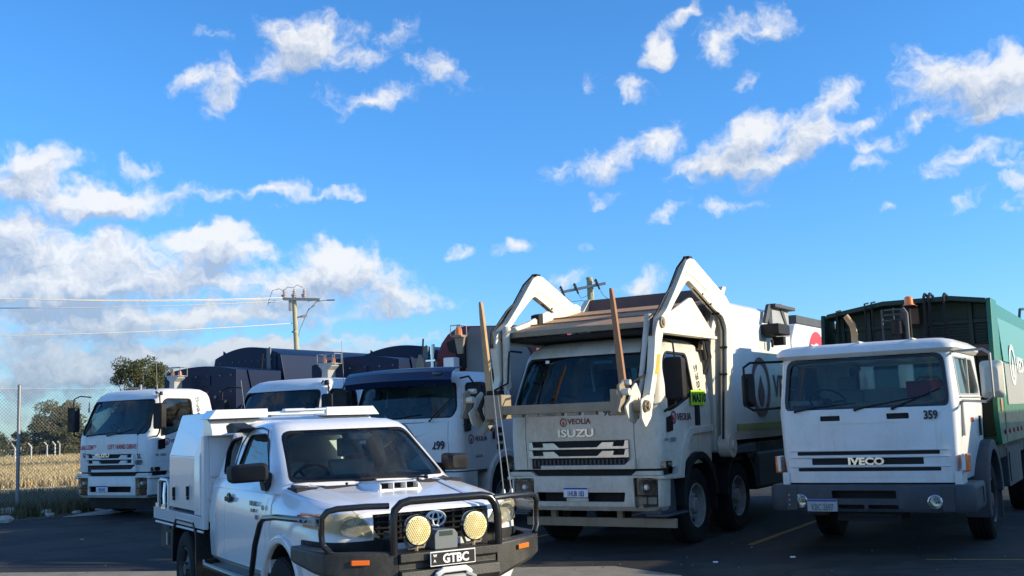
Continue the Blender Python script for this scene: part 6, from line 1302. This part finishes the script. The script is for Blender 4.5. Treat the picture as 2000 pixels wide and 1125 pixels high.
# bull bar -------------------------------------------------------------
BB = bpy.data.objects.new('bull_bar', None); COL.objects.link(BB); BB.parent = ut; BB.location = (-.03, 0, 0)
def bb(name, g, m, bevel=0., **k): return mk(name, g, m, BB, bevel, **k)
g = G(); g.prism([(-.05, .86), (-.05, .80), (-.01, .79), (-.01, .745), (-.06, .735), (-.07, .66), (.02, .56), (.26, .52), (.26, .86)], 'x', -.405, .405); bb('centre_channel', g, 'dustyblack', .006, label='dusty black steel centre section')
for sx in (-1, 1):
    g = G(); rs = []
    for x, y, zt, zb in ((.41, -.02, .875, .60), (.62, .03, .885, .66), (.80, .10, .89, .70), (.90, .18, .90, .72), (.945, .32, .905, .74), (.955, .72, .91, .78)):
        nx, ny = (0, 1) if x < .85 else (-.7, .7)
        if x > .93: nx, ny = -1, 0
        d_ = .12; rs.append([(sx * x, y, zb + .03), (sx * x, y - (.0), zt - .015), (sx * (x + nx * .015), y + ny * .015, zt), (sx * (x + nx * d_), y + ny * d_, zt), (sx * (x + nx * d_), y + ny * d_, zb), (sx * (x + nx * .03), y + ny * .03, zb)])
    g.loft(rs); bb('wing', g, 'dustyblack', .004)
    g = G(); rs = []
    for x, y, zt, zb in ((.62, .02, .845, .80), (.74, .065, .85, .803)):
        rs.append([(sx * (x + .0), y - .012, zb), (sx * x, y - .012, zt - .01), (sx * x, y + .03, zt - .01), (sx * x, y + .03, zb)])
    g.loft(rs); bb('indicator', g, 'orange', .005)
    g = G(); g.tube([(sx * .44, .06, 1.20), (sx * .60, .09, 1.205), (sx * .80, .15, 1.20), (sx * .87, .17, 1.185), (sx * .905, .19, 1.14), (sx * .905, .20, 1.02), (sx * .90, .19, .95), (sx * .86, .16, .90)], .023, 10); bb('side_hoop', g, 'gloss')
    g = G(); g.tube([(sx * .91, .20, 1.12), (sx * .965, .60, 1.115), (sx * .985, .95, 1.11), (sx * .985, 1.25, 1.085), (sx * .985, 1.34, 1.04), (sx * .985, 1.48, .86), (sx * .97, 1.63, .60), (sx * .93, 1.72, .545)], .024, 10)
    bb('brush_rail', g, 'gloss')
    g = G()
    for y in (.30, .38, .46): g.sphere((sx * (.945 + .015 * (y - .3) / .16 + .02), y, 1.115), .011, 8)
    g.box(*sorted((sx * .90, sx * .95)), .22, .5, 1.085, 1.14); bb('rail_bolts', g, 'lgrey')
g = G(); g.tube([(-.435, .0, .86), (-.435, .0, 1.10), (-.42, .0, 1.17), (-.37, .0, 1.215), (-.30, .0, 1.23), (.30, .0, 1.23), (.37, .0, 1.215), (.415, .0, 1.16), (.435, .0, 1.08), (.435, .0, .86)], .030, 12); bb('centre_hoop', g, 'gloss')
for sx in (-1, 1): g = G(); g.box(sx * .435 - .02, sx * .435 + .02, -.01, .14, .80, 1.02); bb('upright_plate', g, 'gloss', .008)
# spotlights
for x in (-.235, .24):
    sl = bpy.data.objects.new('spotlight', None); COL.objects.link(sl); sl.parent = BB; sl.location = (x, .03, 1.015)
    g = G(); g.lathe([(.001, .08), (.07, .075), (.105, .03), (.112, -.01), (.112, -.035), (.106, -.042), (.104, -.02)], 'y', (0, 0, 0), 36); mk('housing', g, 'gloss', sl)
    g = G(); g.lathe([(.106, -.028), (.09, -.036), (.001, -.042)], 'y', (0, 0, 0), 36); mk('lens_cover', g, 'pvcyellow', sl)
    g = G()
    for i in range(-6, 7):
        for j in range(-6, 7):
            px, pz = i * .0165 + (j % 2) * .008, j * .0148
            if px * px + pz * pz < .090 ** 2: g.lathe([(.0068, 0), (.0045, .004), (.001, .005)], 'y', (px, -.0445, pz), 6)
    mk('led_cells', g, 'ledcell', sl, smooth=0, kind='stuff')
    g = G(); g.tube([(-.09, .02, -.06), (-.06, .02, -.13), (.06, .02, -.13), (.09, .02, -.06)], .012, 6); g.cyl((0, .02, -.15), (0, .02, -.11), .018, n=8); mk('bracket', g, 'steel', sl)
g = G(); g.prism(fillet([(-.095, .86), (.095, .86), (.10, .965), (.07, 1.0), (-.07, 1.0), (-.095, .965)], .01), 'y', .02, .2); w_ = bb('winch_box', g, 'bgrey', .006); g = G(); g.box(-.055, .055, .018, .03, .955, .99); mk('winch_label', g, 'dgreen', w_)
number = G(); number.box(-.186, .186, -.085, -.078, .755, .86); pl = bb('number_plate', number, 'decalwhite', .003); g = G(); g.box(-.178, .178, -.088, -.085, .763, .852); mk('plate_face', g, 'black', pl)
text('GTBC', .02, .777, .062, pl, 'decalwhite', -.089, sx=.95, bold=.05, align='CENTER'); text('W', -.165, .822, .02, pl, 'decalwhite', -.089, bold=.05); text('A', -.163, .785, .02, pl, 'decalwhite', -.089, bold=.05)
g = G(); g.tube([(-.13, -.07, .66), (-.13, -.09, .70), (-.09, -.10, .725), (.09, -.10, .725), (.13, -.09, .70), (.13, -.07, .66)], .022, 8); bb('fairlead', g, 'decalwhite')
g = G(); g.cyl((-.09, -.09, .67), (.09, -.09, .67), .02, n=10); g.tube([(.10, -.09, .69), (.16, -.11, .66), (.14, -.1, .6)], .02, 7); bb('winch_rope', g, 'lgrey')
# twin aerials on the bull bar
for x, lean, top_ in ((.59, -.06, 2.25), (.66, -.07, 1.98)):
    g = G(); g.cyl((x, .16, 1.20), (x, .16, 1.25), .02, .012, 10); g.tube([(x, .16, 1.24), (x + lean * .5, .18, lerp(1.24, top_, .5)), (x + lean, .20, top_)], [.005, .0045, .003], 6); bb('aerial', g, 'galv')
# interior
g = G(); g.prism(fillet([(1.35, .9), (1.33, 1.30), (1.75, 1.37), (1.98, 1.30), (1.95, .9)], .03), 'x', -.72, .72); mk('dashboard', g, 'interior', ut, .02)
add_seat(ut, -.36, 2.62, .85, .62, 'seat', .95); add_seat(ut, .36, 2.62, .85, .62, 'seat', .95); add_steer(ut, -.36, 1.98, 1.30, .18, 62)
g = G(); g.prism(fillet([(.02, 1.665), (.22, 1.665), (.23, 1.72), (.01, 1.72)], .015), 'y', 1.96, 1.99); g.cyl((.12, 1.98, 1.71), (.12, 2.0, 1.78), .012, n=8); mk('rear_view_mirror', g, 'lgrey', ut, .005)
g = G(); g.box(-.55, .0, 3.0, 3.3, 1.15, 1.45); mk('cabin_box', g, 'lgrey', ut, .02)
g = G(); g.box(.09, .15, 1.905, 1.908, 1.62, 1.65); mk('windscreen_sticker', g, 'decalwhite', ut)
for a, b, c in (((-.05, 1.27, 1.325), (-.2, 1.34, 1.335), (-.68, 1.44, 1.345)), ((.45, 1.30, 1.325), (.3, 1.34, 1.335), (-.15, 1.335, 1.345))): wiper(ut, a, b, c)
g = G(); g.prism([(-.75, 1.26), (.75, 1.26), (.75, 1.30), (-.75, 1.30)], 'y', 1.22, 1.45); cow = mk('cowl', g, 'black', ut)
for x in (-.32, .33): g = G(); g.sphere((x, 1.22, 1.315), .014, 8); mk('washer_jet', g, 'black', ut)
# tray, headboard and canopy
g = G(); g.box(-.88, .88, 3.52, 5.65, .90, .945); g.box(-.89, -.86, 3.52, 5.66, .83, .95); g.box(.86, .89, 3.52, 5.66, .83, .95); g.box(-.89, .89, 5.62, 5.66, .83, .95); mk('tray_deck', g, UW, ut, .006)
for sx in (-1, 1):
    g = G(); g.tube([(sx * .87, 3.6, .80), (sx * .87, 5.6, .79)], .012, 6); mk('rope_rail', g, 'decalwhite', ut)
    ang = [pi * (1 - i / 6) for i in range(7)]
    g = G(); g.prism([(4.24 - .5, .30), (4.24 - .47, .78), (4.24 - .36, .885), (4.24 + .36, .885), (4.24 + .47, .78), (4.24 + .5, .42), (4.24 + .47, .42), (4.24 + .44, .76), (4.24 + .34, .86), (4.24 - .34, .86), (4.24 - .44, .76), (4.24 - .47, .30)], 'x', *sorted((sx * .58, sx * .90))); mk('rear_mudguard', g, 'gloss', ut, .006)
    g = G(); g.box(*sorted((sx * .55, sx * .86)), 4.86, 5.40, .52, .78); g.box(*sorted((sx * .86, sx * .875)), 4.95, 5.3, .745, .77); mk('under_tray_box', g, 'black', ut, .01)
    g = G(); g.box(*sorted((sx * .875, sx * .882)), 5.02, 5.07, .57, .70); mk('box_latch', g, 'lgrey', ut)
    prof = [(.86, .985), (.86, 1.535), (.72, 1.97), (.30, 1.985), (.30, .985)]
    g = G(); g.prism([(sx * a, b) for a, b in prof], 'y', 3.62, 5.02); cb = mk('canopy_box', g, UW, ut, .008)
    g = G(); rs = []
    # gull-wing lid panels standing proud of the box
    g.loft([[(sx * .868, 3.88, 1.04), (sx * .868, 4.98, 1.04), (sx * .868, 4.98, 1.525), (sx * .868, 3.88, 1.525)], [(sx * .858, 3.88, 1.04), (sx * .858, 4.98, 1.04), (sx * .858, 4.98, 1.525), (sx * .858, 3.88, 1.525)]]); mk('lid_lower', g, UW, cb, .004)
    g = G(); g.loft([[(sx * .866, 3.88, 1.535), (sx * .866, 4.98, 1.535), (sx * .735, 4.98, 1.955), (sx * .735, 3.88, 1.955)], [(sx * .856, 3.88, 1.53), (sx * .856, 4.98, 1.53), (sx * .725, 4.98, 1.95), (sx * .725, 3.88, 1.95)]]); mk('lid_upper', g, UW, cb, .004)
    g = G(); g.prism([(.862, .96), (.905, .96), (.905, 1.54), (.77, 1.985), (.73, 1.985), (.862, 1.54)] if sx > 0 else [(-.862, .96), (-.905, .96), (-.905, 1.54), (-.77, 1.985), (-.73, 1.985), (-.862, 1.54)], 'y', 3.60, 3.80); mk('corner_post', g, UW, ut, .008)
    for y, z in ((4.72, 1.13), (4.14, 1.16)):
        g = G(); g.box(*sorted((sx * .868, sx * .875)), y - .03, y + .03, z - .08, z + .09); lt = mk('latch', g, 'alu', cb, .004); g = G(); g.box(*sorted((sx * .875, sx * .90)), y - .012, y + .012, z - .03, z + .07); g.cyl((sx * .875, y, z - .05), (sx * .895, y, z - .05), .018, n=10); mk('latch_handle', g, 'black', lt)
g = G(); g.box(-.89, -.84, 3.50, 3.60, .83, 1.74); g.box(.84, .89, 3.50, 3.60, .83, 1.74); g.box(-.84, .84, 3.50, 3.55, .90, 1.74)
mk('headboard', g, UW, ut, .006)
for z0, z1 in ((1.34, 1.72), (1.12, 1.32), (.92, 1.10)):
    for sx in (-1, 1): g = G(); g.box(*sorted((sx * .62, sx * .835)), 3.478, 3.498, z0, z1); mk('headboard_panel', g, UW, ut, .004)
g = G(); g.prism(fillet([(3.62, 1.74), (3.30, 1.74), (3.31, 1.79), (3.36, 1.85), (3.48, 1.90), (3.62, 1.91)], [0, .01, .02, .04, .03, 0]), 'x', -.86, .86); mk('headboard_fairing', g, UW, ut, .01, label='cream lit rounded shoulder of the headboard')
for sx in (-1, 1):
    g = G(); g.prism([(sx * .31, 1.905), (sx * .90, 1.90), (sx * .83, 1.99), (sx * .31, 1.99)], 'y', 3.28, 3.62); mk('rack_block', g, UW, ut, .006)
for b_ in ((3.30, 3.36, 1.925, 1.955), (4.9, 4.96, 1.94, 1.98)): g = G(); g.box(-.31, .31, *b_); mk('rack_rail', g, UW, ut, .004)
g = G(); g.prism(fillet([(-.14, 1.957), (.07, 1.957), (.07, 1.985), (-.14, 1.985)], .008), 'y', 3.26, 3.34); g.box(.07, .30, 3.27, 3.33, 1.96, 1.98); mk('light_bar', g, 'alu', ut, .005)
g = G(); g.tube([(-.57, 3.45, 1.90), (-.57, 3.45, 1.82)], .012, 6); mk('rack_foot', g, 'lgrey', ut)
# ladder-style frame behind the canopy with two latches
g = G(); g.tube([(-.84, 5.12, .95), (-.84, 5.12, 1.22), (-.84, 5.18, 1.26), (-.84, 5.50, 1.26), (-.84, 5.58, 1.22), (-.84, 5.60, .95)], .02, 8); mk('tail_frame', g, 'alu', ut)
g = G(); g.tube([(-.85, 5.26, 1.23), (-.87, 5.22, 1.10), (-.87, 5.20, .98)], .016, 6); g.cyl((-.87, 5.2, .96), (-.87, 5.2, 1.0), .03, n=8); g.cyl((-.87, 5.5, .96), (-.87, 5.5, 1.0), .03, n=8); mk('gas_strut', g, 'chrome', ut)
g = G(); g.box(-.80, .80, 5.04, 5.3, .95, 1.20); mk('rear_step_box', g, 'bgrey', ut, .02)
g = G(); g.box(-.40, -.30, .4, 5.6, .55, .75); g.box(.30, .40, .4, 5.6, .55, .75); g.cyl((-.8, 1.23, .39), (.8, 1.23, .39), .05, n=8); g.cyl((-.8, 4.24, .39), (.8, 4.24, .39), .06, n=8); g.box(-.55, .55, .5, 1.5, .55, .9); mk('chassis', g, 'black', ut)
